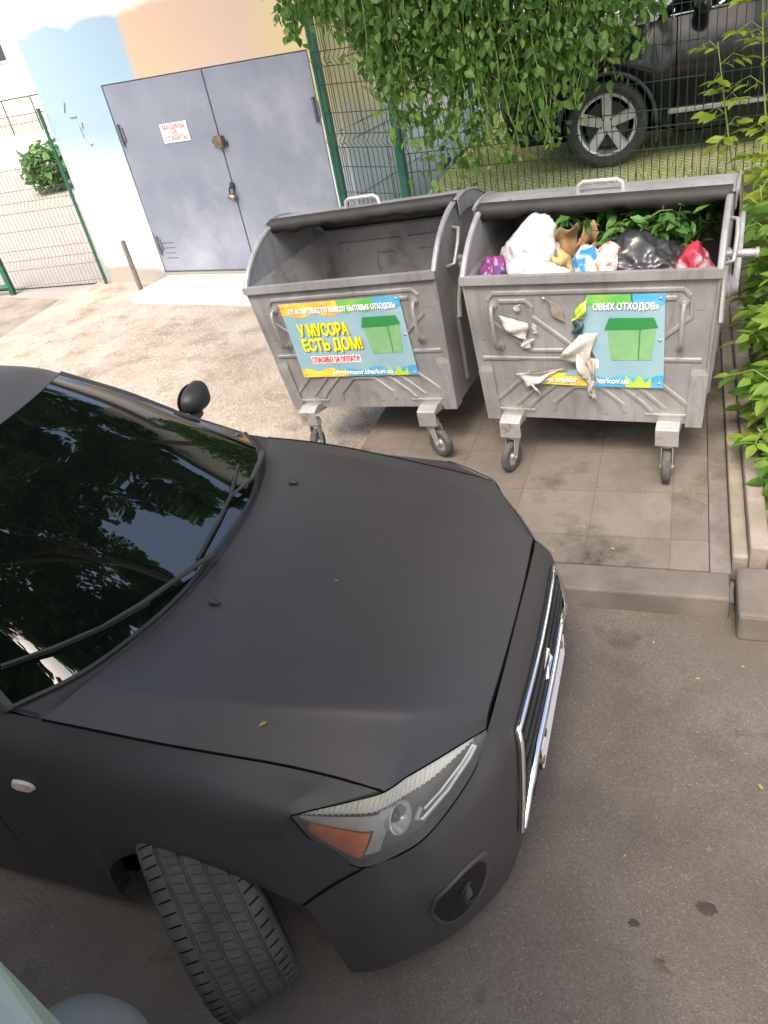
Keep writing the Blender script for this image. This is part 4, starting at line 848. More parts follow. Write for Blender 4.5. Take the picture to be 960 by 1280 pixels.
both(HOOD).build('hood', 'matte_black', CAR, smooth=True, weld=True)
seam = cr(side[:7], 40); top_edge = cr(side[6:], 16); front_edge = HOOD[-1]
mb = MB()
for f in (lambda q: q, mirr):
    mb.tube(C3(f(seam)), .0038, 6); mb.tube(C3(f(front_edge)), .0035, 6); mb.tube(C3(f(top_edge))-[0, 0, .002], .0025, 6)
mb.build('panel_gap', 'gap_black', CAR)
# fender and front side panel
F = [[(-.75, .80, 1.06), (-.75, .870, .95), (-.75, .905, .74), (-.75, .913, .45), (-.75, .875, .13)],
     [(-.435, .80, 1.045), (-.45, .872, .94), (-.46, .910, .74), (-.465, .920, .45), (-.45, .885, .15)],
     [(-.30, .797, 1.033), (-.33, .874, .925), (-.37, .916, .73), (-.40, .926, .51), (-.415, .918, .31)],
     [(-.15, .79, 1.018), (-.20, .874, .922), (-.26, .918, .77), (-.32, .934, .63), (-.355, .932, .49)],
     [(-.02, .782, 1.0), (-.05, .872, .917), (-.12, .916, .79), (-.17, .936, .70), (-.2, .935, .635)],
     [(.12, .769, .98), (.11, .868, .912), (.06, .916, .80), (.03, .938, .725), (0, .937, .685)],
     [(.30, .750, .95), (.25, .865, .902), (.2, .910, .78), (.19, .934, .69), (.2, .935, .635)],
     [(.45, .740, .922), (.35, .861, .897), (.335, .882, .77), (.31, .916, .63), (.32, .928, .565)]]
FP = patch(F, 56, 33)
last = cr(F[7], 33)
edge8 = lin([(.583, .736, .888), (.372, .860, .897), (.385, .853, .80), (.524, .838, .66), (.345, .922, .545)], 33)
FP2 = np.stack([last*(1-u)+edge8*u for u in np.linspace(0, 1, 8)])
for f, fl in ((lambda q: q, False), (mirr, True)):
    mb = MB(); mb.grid(C3(f(FP)), flip=fl); mb.grid(C3(f(FP2)), flip=fl)
    fen = mb.build('fender', 'matte_black', CAR, smooth=True, weld=True)
    lip = np.array([p for p in FP[14:, -1]]); inn = lip.copy(); inn[:, 1] -= .06
    mb = MB(); mb.grid(C3(f(np.stack([lip, lip*[1, 1, 1]+[0, -.012, .004], inn]))), flip=fl); mb.build('arch_lip', 'matte_black', fen, smooth=True)
# side marker on the right fender
mb = MB(); mk = [(q, math.copysign(abs(math.cos(q))**.8, math.cos(q)), math.copysign(abs(math.sin(q))**.8, math.sin(q))) for q in np.linspace(0, 2*math.pi, 20, endpoint=False)]
for sgn in (1, -1):
    mb = MB(); base = [(-.545+.048*c_, sgn*(.895-.006*s_), .835+.019*s_) for q, c_, s_ in mk]; topp = [(-.545+.040*c_, sgn*(.908-.004*s_), .835+.014*s_) for q, c_, s_ in mk]
    mb.add([C3(np.array(p)) for p in base+topp], [(i, (i+1) % 20, 20+(i+1) % 20, 20+i) for i in range(20)]+[tuple(range(20, 40))]); mb.build('side_marker', ['marker_lens'], CAR, smooth=True, ang=40)
# bumper
B = [[(.818, 0, .853), (.872, 0, .77), (.888, 0, .63), (.890, 0, .46), (.886, 0, .33), (.85, 0, .19)],
     [(.817, .22, .849), (.869, .22, .765), (.885, .22, .63), (.888, .22, .46), (.884, .22, .33), (.848, .22, .19)],
     [(.806, .437, .819), (.860, .455, .735), (.874, .475, .60), (.878, .485, .45), (.874, .48, .32), (.842, .46, .18)],
     [(.774, .550, .74), (.803, .575, .675), (.828, .60, .56), (.840, .615, .44), (.836, .61, .32), (.80, .585, .17)],
     [(.690, .713, .69), (.712, .728, .635), (.736, .745, .54), (.748, .752, .44), (.742, .75, .32), (.702, .728, .165)],
     [(.615, .785, .668), (.628, .797, .615), (.645, .817, .53), (.652, .824, .43), (.645, .825, .32), (.608, .81, .165)],
     [(.526, .838, .66), (.535, .855, .60), (.545, .875, .52), (.547, .888, .43), (.540, .895, .31), (.50, .89, .165)],
     [(.345, .922, .545), (.368, .926, .48), (.388, .930, .41), (.400, .932, .33), (.408, .932, .26), (.410, .925, .17)]]
BP = patch(B, 64, 40)
bump = both(BP).build('front_bumper', 'matte_black', CAR, smooth=True, weld=True)
mb = MB()
for f in (lambda q: q, mirr): mb = MB(); mb.tube(C3(f(cr([(.524, .838, .662), (.43, .882, .61), (.345, .924, .547)], 10))), .0035, 6); mb.build('panel_gap', 'gap_black', CAR)
def onb(u, v, o=0.):
    """point on the bumper, u 0..1 centre->side, v 0..1 top->bottom, pushed out by o"""
    i = u*63; j = v*39; i0, j0 = min(int(i), 62), min(int(j), 38); a_, b_ = i-i0, j-j0
    p = BP[i0, j0]*(1-a_)*(1-b_)+BP[i0+1, j0]*a_*(1-b_)+BP[i0, j0+1]*(1-a_)*b_+BP[i0+1, j0+1]*a_*b_
    n = np.cross(BP[i0+1, j0]-BP[i0, j0], BP[i0, j0+1]-BP[i0, j0]); n /= np.linalg.norm(n)
    if n.dot([.7, .7, 0]) < 0: n = -n
    return p+n*o
# grille: dark inset panel with slats, chrome outline
def findu(d, z):
    k = np.argmin((BP[..., 1]-d)**2+(BP[..., 2]-z)**2); i, j = divmod(int(k), BP.shape[1]); return i/63, j/39
gt = [(d, .735) for d in np.linspace(0, .37, 10)]; gb = [(d, .40) for d in np.linspace(0, .50, 10)]
P = []
for k in np.linspace(0, 1, 16):
    P.append([onb(*findu(a_[0]*(1-k)+b_[0]*k, a_[1]*(1-k)+b_[1]*k), .004) for a_, b_ in zip(gt, gb)])
def bz(d, z, o=0.):
    """point on the bumper at lateral d and height z"""
    bi = None; col = []
    ds = BP[:, :, 1]
    # interpolate along u at each v, then along z
    xs = []; zs = []
    for j in range(40):
        xs.append(np.interp(d, BP[:, j, 1], BP[:, j, 0])); zs.append(np.interp(d, BP[:, j, 1], BP[:, j, 2]))
    xs = np.array(xs)[::-1]; zs = np.array(zs)[::-1]; return np.array([np.interp(z, zs, xs)+o, d, z])
P = [[bz((.37*(1-k)+.50*k)*t_, .74*(1-k)+.40*k, .004) for t_ in np.linspace(0, 1, 14)] for k in np.linspace(0, 1, 14)]
gr = both(P).build('grille', 'plastic_black', CAR, smooth=True, weld=True)
for zz in (.70, .645, .59, .47, .425):
    k = (.74-zz)/.34; w2 = (.37*(1-k)+.50*k)-.02
    mb = MB(); mb.tube(C3(np.array([bz(abs(q), zz, .012)*[1, np.sign(q) if q else 0, 1] for q in np.linspace(-w2, w2, 25)])), .009, 6, flat=.7); mb.build('grille_slat', 'plastic_black', gr, smooth=True, ang=50)
mb = MB()
up = [bz(q, .752, .012) for q in np.linspace(0, .375, 12)]; dn = [bz(.375+(.51-.375)*k, .752-(.752-.44)*k, .012) for k in np.linspace(0, 1, 10)][1:]
path = up+dn; full = [p*[1, -1, 1] for p in path[::-1]]+path[1:]
mb.tube(C3(np.array(full)), .011, 8, flat=1.0); mb.build('chrome_frame', 'chrome', gr, smooth=True, ang=60)
lo = [bz(q, .545-.10*max(0, (q-.30)/.2)**1.3, .016) for q in np.linspace(0, .50, 16)]; full = [p*[1, -1, 1] for p in lo[::-1]]+lo[1:]
mb = MB(); mb.tube(C3(np.array(full)), [.012]*4+[.017]*(len(full)-8)+[.012]*4, 8); mb.build('chrome_bar', 'chrome', gr, smooth=True, ang=60)
mb = MB(); e0 = bz(0, .66, .02); mb.tube(C3(np.array([e0+[0, -.045, -.03], e0+[0, 0, .05], e0+[0, .045, -.03]])), .011, 6, closed=True); mb.build('emblem_plate', 'chrome', gr)
mb = MB(); p0 = bz(0, .47, .012)[0]; mb.box((p0, -.265, .415), (p0+.012, .265, .53)); pl = mb.build('plate_holder', 'plastic_black', CAR, bevel=.003)
mb = MB(); mb.box((p0+.013, -.26, .42), (p0+.017, .26, .525)); mb.build('number_plate', 'sign_white', pl)
mb = MB()
for y, z in ((-.2, .53), (.2, .53), (-.262, .47), (.262, .47)): mb.box((p0-.01, y-.012, z-.008), (p0+.022, y+.012, z+.008)); mb.build('plate_clip', 'rusty', pl); mb = MB()
# fog lamp; shade of its deep recess painted as a near-black patch
def wrap(u, v, o): return onb(u, v, o)
for f, fl in ((lambda q: q, False), (mirr, True)):
    P = []
    for k, (rs, o) in enumerate(((1.0, .004), (.93, .004), (.80, -.0), (.72, .002))):
        P.append([])
    uc, vc = .585, .61
    rings = []
    out = [(.69, .60), (.66, .50), (.60, .45), (.53, .42), (.47, .44), (.455, .52), (.475, .63), (.52, .74), (.58, .80), (.65, .76)]
    oc = cr(np.array(out+out[:1]), 41)[:-1]
    for sc_, o in ((1.0, .0015), (.97, .0075), (.90, .0085), (.82, .003)): rings.append([wrap(uc+(u-uc)*sc_, vc+(v-vc)*sc_, o) for u, v in oc])
    mb = MB(); A_ = C3(f(np.array(rings))); A_ = np.concatenate([A_, A_[:, :1]], 1); mb.grid(A_, flip=fl); su = mb.build('fog_surround', 'matte_black', bump, smooth=True, weld=True)
    mb = MB(); A_ = C3(f(np.array([[wrap(uc+(u-uc)*s_, vc+(v-vc)*s_, .0035+.0*s_) for u, v in oc] for s_ in (.83, .5, .05)]))); A_ = np.concatenate([A_, A_[:, :1]], 1); mb.grid(A_, flip=fl); mb.build('fog_shade_patch', 'fog_shade_black', su, smooth=True)
    c_ = C3(f(wrap(.525, .62, -.006))); nn = C3(f(np.array([.97, .22, .05])))
    mt = Matrix.Translation(c_) @ Vector(nn).to_track_quat('Z', 'Y').to_matrix().to_4x4()
    mb = MB(); mb.lathe([(.050, -.02), (.050, .004), (.044, .007), (.040, -.004)], 28, mt); mb.build('fog_lamp', 'plastic_black', su, smooth=True, ang=40)
    mb = MB(); mb.lathe([(0, .006), (.025, .004), (.042, -.004)], 24, mt); mb.build('fog_lens', 'chrome', su, smooth=True).data.materials[0] = M['window_dark']
# headlights
TOP = [(.372, .860, .897), (.44, .825, .897), (.52, .782, .892), (.595, .735, .886), (.64, .665, .872), (.695, .592, .857), (.75, .515, .841), (.803, .440, .822)]
BOT = [(.374, .860, .885), (.395, .852, .79), (.45, .845, .71), (.524, .838, .664), (.612, .785, .672), (.688, .714, .693), (.772, .553, .742), (.809, .446, .805)]
ht = cr(TOP, 41); hb = cr(BOT, 41)
def HL(s, t_, o):
    i = min(int(s*40), 39); a_ = s*40-i; T = ht[i]*(1-a_)+ht[i+1]*a_; Bo = hb[i]*(1-a_)+hb[i+1]*a_
    n = np.array([.55+.3*s, .75-.45*s, .45]); n /= np.linalg.norm(n)
    return T*(1-t_)+Bo*t_+n*(o+.016*math.sin(math.pi*t_)**.8*math.sin(math.pi*min(1, max(0, s)))**.5)
def hpatch(s0, s1, t0, t1, o0, o1=None, ns=16, nt_=8):
    o1 = o0 if o1 is None else o1
    f0 = (lambda v, q: q) if not callable(t0) else None
    return np.array([[HL(s0+(s1-s0)*i/ns, t0+(t1-t0)*j/nt_, o0+(o1-o0)*j/nt_) for j in range(nt_+1)] for i in range(ns+1)])
for f, fl in ((lambda q: q, False), (mirr, True)):
    g = lambda P: C3(f(np.asarray(P)))
    mb = MB(); mb.grid(g(hpatch(0, 1, 0, 1, -.05, ns=40)), flip=fl); mb.grid(g(np.array([[HL(i/40, 0, o) for o in (-.001, -.05)] for i in range(41)]))); mb.grid(g(np.array([[HL(i/40, 1, o) for o in (-.001, -.05)] for i in range(41)])))
    hl = mb.build('headlight', 'housing', CAR, smooth=True)
    mb = MB(); mb.grid(g(hpatch(.03, .97, .02, .27, -.014, -.026, 40, 3)), flip=fl)
    for i in range(36):
        s_ = .05+i*.025; mb.tube(g(np.array([HL(s_, .03, -.011), HL(s_, .27, -.023)])), .0028, 4)
    mb.build('reflector_strip', 'reflector', hl, smooth=True, ang=30)
    mb = MB(); mb.grid(g(hpatch(.13, .42, .54, .90, -.020, -.024, 14, 5)), flip=fl); mb.build('turn_signal', 'amber', hl, smooth=True)
    mb = MB(); mb.grid(g(hpatch(.06, .45, .30, .52, -.016, -.022, 14, 4)), flip=fl); mb.grid(g(hpatch(.435, .50, .27, .88, -.016, -.03, 6, 6)), flip=fl); mb.build('chrome_trim', 'silver_plastic', hl, smooth=True)
    for sc_, tc_, rr in ((.545, .50, .044),):
        c_ = Vector(g(HL(sc_, tc_, -.045))); n = Vector(g(np.array([.88, .25, .25]))).normalized(); mt = Matrix.Translation(c_) @ n.to_track_quat('Z', 'Y').to_matrix().to_4x4()
        mb = MB(); mb.lathe([(rr*.2, -.012), (rr*.6, 0), (rr*.9, .016), (rr, .028), (rr*1.06, .027), (rr*1.06, -.01)], 28, mt); bw = mb.build('reflector_bowl', 'silver_plastic', hl, smooth=True, ang=60)
        mb = MB(); mb.lathe([(0, .022), (rr*.25, .019), (rr*.42, .008), (rr*.45, -.008)], 20, mt); mb.build('projector_lens', 'window_dark', bw, smooth=True)
    mb = MB(); mb.tube(g(np.array([HL(.93, .52, -.02), HL(.88, .60, -.02), HL(.78, .68, -.02), HL(.68, .74, -.02), HL(.645, .66, -.02), HL(.66, .54, -.02)])), .0075, 8); mb.tube(g(np.array([HL(.92, .38, -.02), HL(.84, .50, -.02), HL(.75, .56, -.02), HL(.68, .60, -.02)])), .004, 6); mb.build('chrome_trim', 'silver_plastic', hl, smooth=True, ang=60)
    mb = MB(); mb.grid(g(hpatch(0, 1, 0, 1, 0, ns=48, nt_=14)), flip=fl); mb.build('lens', 'clear_lens', hl, smooth=True)
    mb = MB(); mb.tube(g(np.concatenate([ht, hb[::-1]])), .0022, 6, closed=True); mb.build('seal', 'gap_black', hl)
# windscreen
W_ = [[(-.235, 0, 1.075), (-.245, .25, 1.075), (-.30, .45, 1.073), (-.39, .64, 1.072), (-.53, .79, 1.07)],
      [(-.52, 0, 1.245), (-.53, .24, 1.243), (-.575, .43, 1.236), (-.65, .60, 1.225), (-.74, .705, 1.205)],
      [(-.80, 0, 1.395), (-.81, .225, 1.392), (-.85, .405, 1.384), (-.905, .55, 1.37), (-.955, .635, 1.355)],
      [(-1.10, 0, 1.525), (-1.11, .21, 1.522), (-1.14, .38, 1.515), (-1.19, .51, 1.50), (-1.23, .585, 1.485)]]
WP = patch(W_, 36, 28); both(WP).build('windscreen', 'tinted_glass', CAR, smooth=True, weld=True)
# A pillars, roof, sides
def strip(name, m, rows_, nu=30, nv=10, parent=CAR):
    P = patch(rows_, nu, nv); r = []
    for f, fl in ((lambda q: q, False), (mirr, True)):
        mb = MB(); mb.grid(C3(f(P)), flip=fl); r.append(mb.build(name, m, parent, smooth=True))
    return r
pill = [[(-.53, .79, 1.07), (-.55, .805, 1.067), (-.59, .812, 1.055)], [(-.74, .705, 1.205), (-.76, .735, 1.203), (-.80, .757, 1.185)], [(-.955, .635, 1.355), (-.98, .672, 1.355), (-1.01, .70, 1.335)], [(-1.23, .585, 1.485), (-1.25, .625, 1.485), (-1.28, .655, 1.46)]]
strip('pillar', 'matte_black', pill)
roof = [[(-1.10, 0, 1.527), (-1.11, .21, 1.524), (-1.14, .38, 1.517), (-1.19, .51, 1.502), (-1.23, .585, 1.487), (-1.28, .655, 1.46)], [(-1.5, 0, 1.585), (-1.5, .22, 1.58), (-1.5, .40, 1.57), (-1.5, .52, 1.555), (-1.5, .60, 1.53), (-1.5, .665, 1.49)],
        [(-2.2, 0, 1.60), (-2.2, .22, 1.595), (-2.2, .40, 1.585), (-2.2, .52, 1.565), (-2.2, .60, 1.54), (-2.2, .665, 1.50)], [(-2.9, 0, 1.55), (-2.9, .21, 1.545), (-2.9, .38, 1.535), (-2.9, .50, 1.52), (-2.9, .58, 1.495), (-2.9, .645, 1.46)],
        [(-3.15, 0, 1.50), (-3.15, .2, 1.495), (-3.14, .36, 1.485), (-3.13, .48, 1.47), (-3.12, .55, 1.45), (-3.1, .61, 1.42)]]
both(patch(roof, 40, 24)).build('roof', 'matte_black', CAR, smooth=True, weld=True)
strip('side_glass', 'tinted_glass', [[(-.54, .80, 1.055), (-.56, .80, 1.06), (-.58, .80, 1.065)], [(-.95, .805, 1.065), (-1.0, .76, 1.20), (-1.03, .695, 1.335)], [(-1.3, .81, 1.07), (-1.32, .745, 1.27), (-1.34, .665, 1.462)], [(-2.2, .81, 1.09), (-2.2, .75, 1.30), (-2.2, .668, 1.495)], [(-2.95, .79, 1.12), (-2.93, .73, 1.28), (-2.9, .648, 1.455)], [(-3.25, .75, 1.13), (-3.18, .69, 1.26), (-3.1, .613, 1.415)]])
dr_rows = [[(x, .80+.012*k, 1.06+.03*k), (x, .870+.006*k, .95+.01*k), (x, .905, .74), (x, .913, .45), (x, .875, .13)] for x, k in ((-.755, 0), (-1.2, .6), (-1.7, .8), (-2.17, 1))]
strip('door', 'matte_black', dr_rows, 30, 20)
ra = [[(-2.18, .812, 1.09), (-2.18, .876, .96), (-2.2, .905, .74), (-2.22, .913, .45), (-2.2, .875, .13)], [(-2.35, .812, 1.10), (-2.33, .88, .96), (-2.32, .905, .80), (-2.29, .912, .60), (-2.26, .905, .36)],
      [(-2.67, .81, 1.11), (-2.67, .882, .97), (-2.67, .908, .86), (-2.67, .920, .79), (-2.67, .915, .75)], [(-2.98, .79, 1.12), (-2.99, .87, .96), (-3.02, .90, .78), (-3.05, .91, .56), (-3.08, .90, .34)],
      [(-3.28, .72, 1.12), (-3.33, .79, .95), (-3.36, .82, .75), (-3.38, .82, .5), (-3.34, .79, .25)]]
strip('rear_fender', 'matte_black', ra, 36, 20)
both(patch([[(-3.28, 0, 1.12), (-3.29, .4, 1.12), (-3.28, .72, 1.12)], [(-3.38, 0, .95), (-3.38, .4, .95), (-3.33, .79, .95)], [(-3.42, 0, .6), (-3.42, .4, .6), (-3.375, .82, .6)], [(-3.38, 0, .25), (-3.38, .4, .25), (-3.34, .79, .25)]], 20, 16)).build('tailgate', 'matte_black', CAR, smooth=True, weld=True)
both(patch([[(-3.15, 0, 1.50), (-3.14, .36, 1.485), (-3.1, .61, 1.42)], [(-3.24, 0, 1.3), (-3.23, .38, 1.29), (-3.19, .67, 1.26)], [(-3.28, 0, 1.12), (-3.29, .4, 1.12), (-3.28, .72, 1.12)]], 14, 14)).build('rear_window', 'tinted_glass', CAR, smooth=True, weld=True)
# dark underbody, cabin block, wheel wells
mb = MB(); mb.box((-3.2, -.55, .2), (.72, .55, .55)); mb.box((-3.2, -.72, .2), (-2.75-.35, .72, .7)); mb.box((-2.22, -.80, .2), (-.46, .80, .9)); mb.box((-.46, -.55, .55), (.5, .55, .86)); mb.box((.44, -.70, .24), (.60, .70, .60))
mb.build('underbody', 'gap_black', CAR)
for xc in (0, -2.67):
    for s in (-1, 1):
        P = [[(xc+.43*math.cos(q), s*d, .335+.43*math.sin(q)) for d in (.50, .885)] for q in np.linspace(.05, math.pi+.08, 24)]
        mb = MB(); mb.grid(P); mb.grid([[(xc+r*math.cos(q), s*.50, .335+r*math.sin(q)) for r in (.01, .43)] for q in np.linspace(.0, math.pi+.08, 24)]); mb.build('wheel_liner', 'gap_black', CAR)
STEER = R_(-42)
make_wheel(CAR, (-.05, -.865, .36), STEER, .362, .268, .22, -1); make_wheel(CAR, (0, .78, .335), STEER, .335, .225, .215, 1)
make_wheel(CAR, (-2.67, -.78, .335), 0, .335, .225, .215, -1); make_wheel(CAR, (-2.67, .78, .335), 0, .335, .225, .215, 1)
# black filler between hood, cowl and fender
HR = HOOD[0]; k_ = np.linspace(0, 1, 24); H24 = np.stack([np.interp(k_, np.linspace(0, 1, len(HR)), HR[:, i]) for i in range(3)], 1)
for f, fl in ((lambda q: q, False), (mirr, True)):
    mb = MB(); mb.grid(C3(f(np.array([[(-.435, .802, 1.043), (-.46, .80, 1.05), (-.55, .80, 1.064), (-.62, .805, 1.06)], [(-.435, .78, 1.04), (-.47, .78, 1.046), (-.545, .78, 1.062), (-.60, .79, 1.062)]]))), flip=fl); mb.build('cowl_corner', 'plastic_black', CAR)
# cowl, wipers, washer jets, mirrors
cw = [(-.205, 0, 1.062), (-.225, .25, 1.064), (-.275, .45, 1.060), (-.36, .65, 1.058), (-.47, .795, 1.05)]
gl = [(-.245, 0, 1.072), (-.255, .25, 1.072), (-.31, .45, 1.070), (-.40, .64, 1.069), (-.54, .79, 1.067)]
A_ = cr(cw, 24); G_ = cr(gl, 24); mid = (A_+G_)/2-[0, 0, .012]
both(np.stack([H24-[0, 0, .004], A_-[0, 0, .006], mid, G_])).build('cowl', 'plastic_black', CAR, smooth=True, weld=True)
mb = MB()
for f in (lambda q: q, mirr): mb.tube(C3(f(G_))+[0, 0, .004], .010, 6)
mb.build('windscreen_seal', 'plastic_black', CAR, smooth=True, ang=50)
def ws(d, k, o=0.):
    """point on the windscreen at lateral d (signed), fraction k up"""
    s = 1 if d >= 0 else -1; i = k*35; i0 = min(int(i), 34); a_ = i-i0; row = WP[i0]*(1-a_)+WP[i0+1]*a_
    return np.array([np.interp(abs(d), row[:, 1], row[:, 0])+o*.5, d, np.interp(abs(d), row[:, 1], row[:, 2])+o*.85])
def wiper(arm, blade):
    mb = MB(); mb.tube(C3(np.array([ws(*p) for p in arm])), [.015]+[.012]*(len(arm)-2)+[.007], 6, flat=.6); wp = mb.build('wiper', 'wiper_black', CAR, smooth=True, ang=50)
    mb = MB(); mb.tube(C3(np.array([ws(*p) for p in blade])), .0075, 6); mb.tube(C3(np.array([ws(p[0], p[1], p[2]-.016) for p in blade])), .004, 4); mb.build('wiper_blade', 'wiper_black', wp, smooth=True, ang=50)
wiper([(.08, .0, .03), (.16, .02, .045), (.38, .06, .045), (.50, .09, .035)], [(.36, .055, .03), (.5, .09, .03), (.62, .13, .03), (.72, .165, .03)])
wiper([(-.60, .0, .03), (-.52, .01, .045), (-.36, .03, .045), (-.22, .075, .035)], [(-.42, .10, .03), (-.22, .078, .03), (-.10, .063, .03), (.13, .035, .03)])
for d in (.28, -.42):
    mb = MB(); p = np.array([-.12 if d > 0 else -.135, d, 1.064-.002]); mb.tube(C3(np.array([p+[-.015, 0, -.004], p+[0, 0, .012], p+[.02, 0, .006]])), [.011, .012, .006], 8); mb.build('washer_jet', 'plastic_black', CAR, smooth=True)
for s in (1, -1):
    bm = bmesh.new(); bmesh.ops.create_icosphere(bm, subdivisions=3, radius=1)
    for v in bm.verts:
        p = v.co; v.co = Vector((math.copysign(abs(p.x)**.8, p.x)*.07*(1 if p.x > 0 else .35), math.copysign(abs(p.y)**.8, p.y)*.098, math.copysign(abs(p.z)**.75, p.z)*.068*(1-.22*p.y*s)))
    me = bpy.data.meshes.new('mirror'); bm.to_mesh(me); bm.free(); me.materials.append(M['plastic_black']); me.polygons.foreach_set('use_smooth', [True]*len(me.polygons))
    o = bpy.data.objects.new('mirror', me); COL.objects.link(o); o.parent = CAR; o.location = (-.93, -s*1.02, 1.13)
    mb = MB(); mb.tube([(.02, s*.02, -.06), (.02, s*.10, -.075), (.03, s*.19, -.075)], [.03, .026, .026], 8); mb.build('mirror_arm', 'plastic_black', o, smooth=True)
    mb = MB(); mb.lathe([(0, 0), (.08, 0)], 20, Matrix.Translation((-.028, 0, 0)) @ Matrix.Rotation(R_(-90), 4, 'Y') @ Matrix.Diagonal((.8, 1.2, 1, 1))); mb.build('mirror_glass', 'chrome', o)

# ------------------------------------------------------------------ dark car behind the fence (front to the left)
SUV = thing('parked_car', 'dark grey car with silver five spoke wheel behind the wire fence', 'car', (-.67, 7.62, .86), (0, 0, R_(2)))
def S3(rows_): return np.array(rows_, float)
sv = [[(-.92, .22, .86), (-.93, .10, .72), (-.90, .05, .5), (-.86, .08, .28)], [(-.62, .10, .96), (-.62, .02, .78), (-.60, -.02, .55), (-.52, .0, .25)],
      [(-.42, .08, .99), (-.42, -.01, .80), (-.42, -.035, .62), (-.415, -.02, .34)], [(-.28, .075, 1.01), (-.29, -.02, .84), (-.32, -.045, .74), (-.34, -.03, .58)], [(0, .075, 1.03), (0, -.025, .88), (0, -.05, .82), (0, -.035, .765)],
      [(.30, .075, 1.05), (.30, -.02, .86), (.32, -.045, .72), (.34, -.03, .58)], [(.43, .075, 1.06), (.43, -.01, .80), (.43, -.035, .62), (.42, -.02, .34)], [(.55, .075, 1.06), (.55, .0, .82), (.55, -.01, .55), (.53, .02, .22)]]
P = patch(sv, 50, 18); P2 = P.copy(); P2[..., 1] = 1.70-P2[..., 1]
for Q in (P, P2): mb = MB(); mb.grid(Q); mb.build('fender', 'suv_paint', SUV, smooth=True)
sd2 = [[(x, .075, 1.06+.03*k), (x, .0, .84+.02*k), (x, -.015, .55), (x, .03, .22)] for x, k in ((.56, 0), (1.3, .5), (2.0, .8), (2.9, 1), (3.45, 1))]
P = patch(sd2, 30, 16); P2 = P.copy(); P2[..., 1] = 1.70-P2[..., 1]
for Q in (P, P2): mb = MB(); mb.grid(Q); mb.build('door', 'suv_paint', SUV, smooth=True)
hd = [[(-.92, y, .86+.02*math.sin((y-.22)*2.4)), (-.62, y, .965+.03*math.sin((y-.1)*2.1)), (0, y, 1.03+.04*math.sin((y-.08)*2.05)), (.42, y, 1.06+.045*math.sin((y-.08)*2.05))] for y in np.linspace(.08, 1.62, 7)]
mb = MB(); mb.grid(patch(hd, 20, 24)); mb.build('hood', 'suv_paint', SUV, smooth=True)
mb = MB(); mb.grid(patch([[(-.92, y, .86), (-.95, y, .6), (-.88, y, .28)] for y in np.linspace(.2, 1.5, 5)], 12, 10)); mb.build('front_bumper', 'suv_paint', SUV, smooth=True)
mb = MB(); mb.grid(patch([[(.40, y, 1.065), (.72, .85+(y-.85)*.92, 1.28), (1.12, .85+(y-.85)*.8, 1.50)] for y in np.linspace(.10, 1.60, 7)], 16, 12)); mb.build('windscreen', 'tinted_glass', SUV, smooth=True)
mb = MB(); mb.grid(patch([[(1.12, y, 1.50), (1.6, y, 1.59), (2.6, y, 1.60), (3.4, y, 1.48)] for y in np.linspace(.25, 1.45, 6)], 12, 20)); mb.build('roof', 'suv_paint', SUV, smooth=True)
for f in (lambda y: y, lambda y: 1.70-y):
    mb = MB(); mb.grid([[(x0, f(.075), 1.065+.005*i), ((x0+x1)/2, f(.15), (1.07+z1)/2), (x1, f(.25), z1)] for i, (x0, x1, z1) in enumerate(((.50, .55, 1.10), (.9, 1.12, 1.48), (1.6, 1.6, 1.57), (2.6, 2.6, 1.58), (3.4, 3.35, 1.47)))]); mb.build('side_glass', 'tinted_glass', SUV, smooth=True)
    mb = MB(); mb.tube([(.42, f(.10), 1.07), (.72, f(.15), 1.29), (1.12, f(.25), 1.50), (1.6, f(.25), 1.59), (2.6, f(.25), 1.60), (3.4, f(.25), 1.48)], .028, 8); mb.build('pillar', 'suv_paint', SUV, smooth=True)
    mb = MB(); mb.tube([(.50, f(.068), 1.075), (1.3, f(.066), 1.095), (2.9, f(.066), 1.10)], .010, 6); mb.build('window_trim', 'chrome', SUV, smooth=True)
    mb = MB(); mb.box((.50, min(f(-.028), f(.0)), .365), (3.2, max(f(-.028), f(.0)), .405)); mb.build('sill_trim', 'galvanised', SUV, bevel=.008)
mb = MB(); mb.tube([(.405*math.cos(q), -.055, .345+.405*math.sin(q)) for q in np.linspace(-.05, math.pi+.05, 26)], .018, 6); mb.build('arch_trim', 'dark_metal', SUV, smooth=True)
mb = MB(); mb.box((.40, -.04, .16), (.425, .16, .40)); mb.build('mud_flap', 'rubber', SUV, bevel=.004)
mb = MB(); mb.box((-.8, .25, .2), (3.4, 1.45, .75)); mb.box((.55, .06, .2), (2.25, 1.6, .9)); mb.box((-.42, .22, .75), (.42, 1.45, .95)); mb.build('underbody', 'gap_black', SUV)
bm = bmesh.new(); bmesh.ops.create_icosphere(bm, subdivisions=3, radius=1)
for v in bm.verts: v.co = Vector((v.co.x*(.05 if v.co.x > 0 else .09), v.co.y*.13, v.co.z*.085))
me = bpy.data.meshes.new('mirror'); bm.to_mesh(me); bm.free(); me.materials.append(M['suv_paint']); me.polygons.foreach_set('use_smooth', [True]*len(me.polygons))
o = bpy.data.objects.new('mirror', me); COL.objects.link(o); o.parent = SUV; o.location = (.75, -.11, 1.13)
make_wheel(SUV, (0, .06, .345), 0, .345, .225, .255, -1); make_wheel(SUV, (2.68, .06, .345), 0, .345, .225, .255, -1); make_wheel(SUV, (0, 1.6, .345), 0, .345, .225, .255, 1); make_wheel(SUV, (2.68, 1.6, .345), 0, .345, .225, .255, 1)

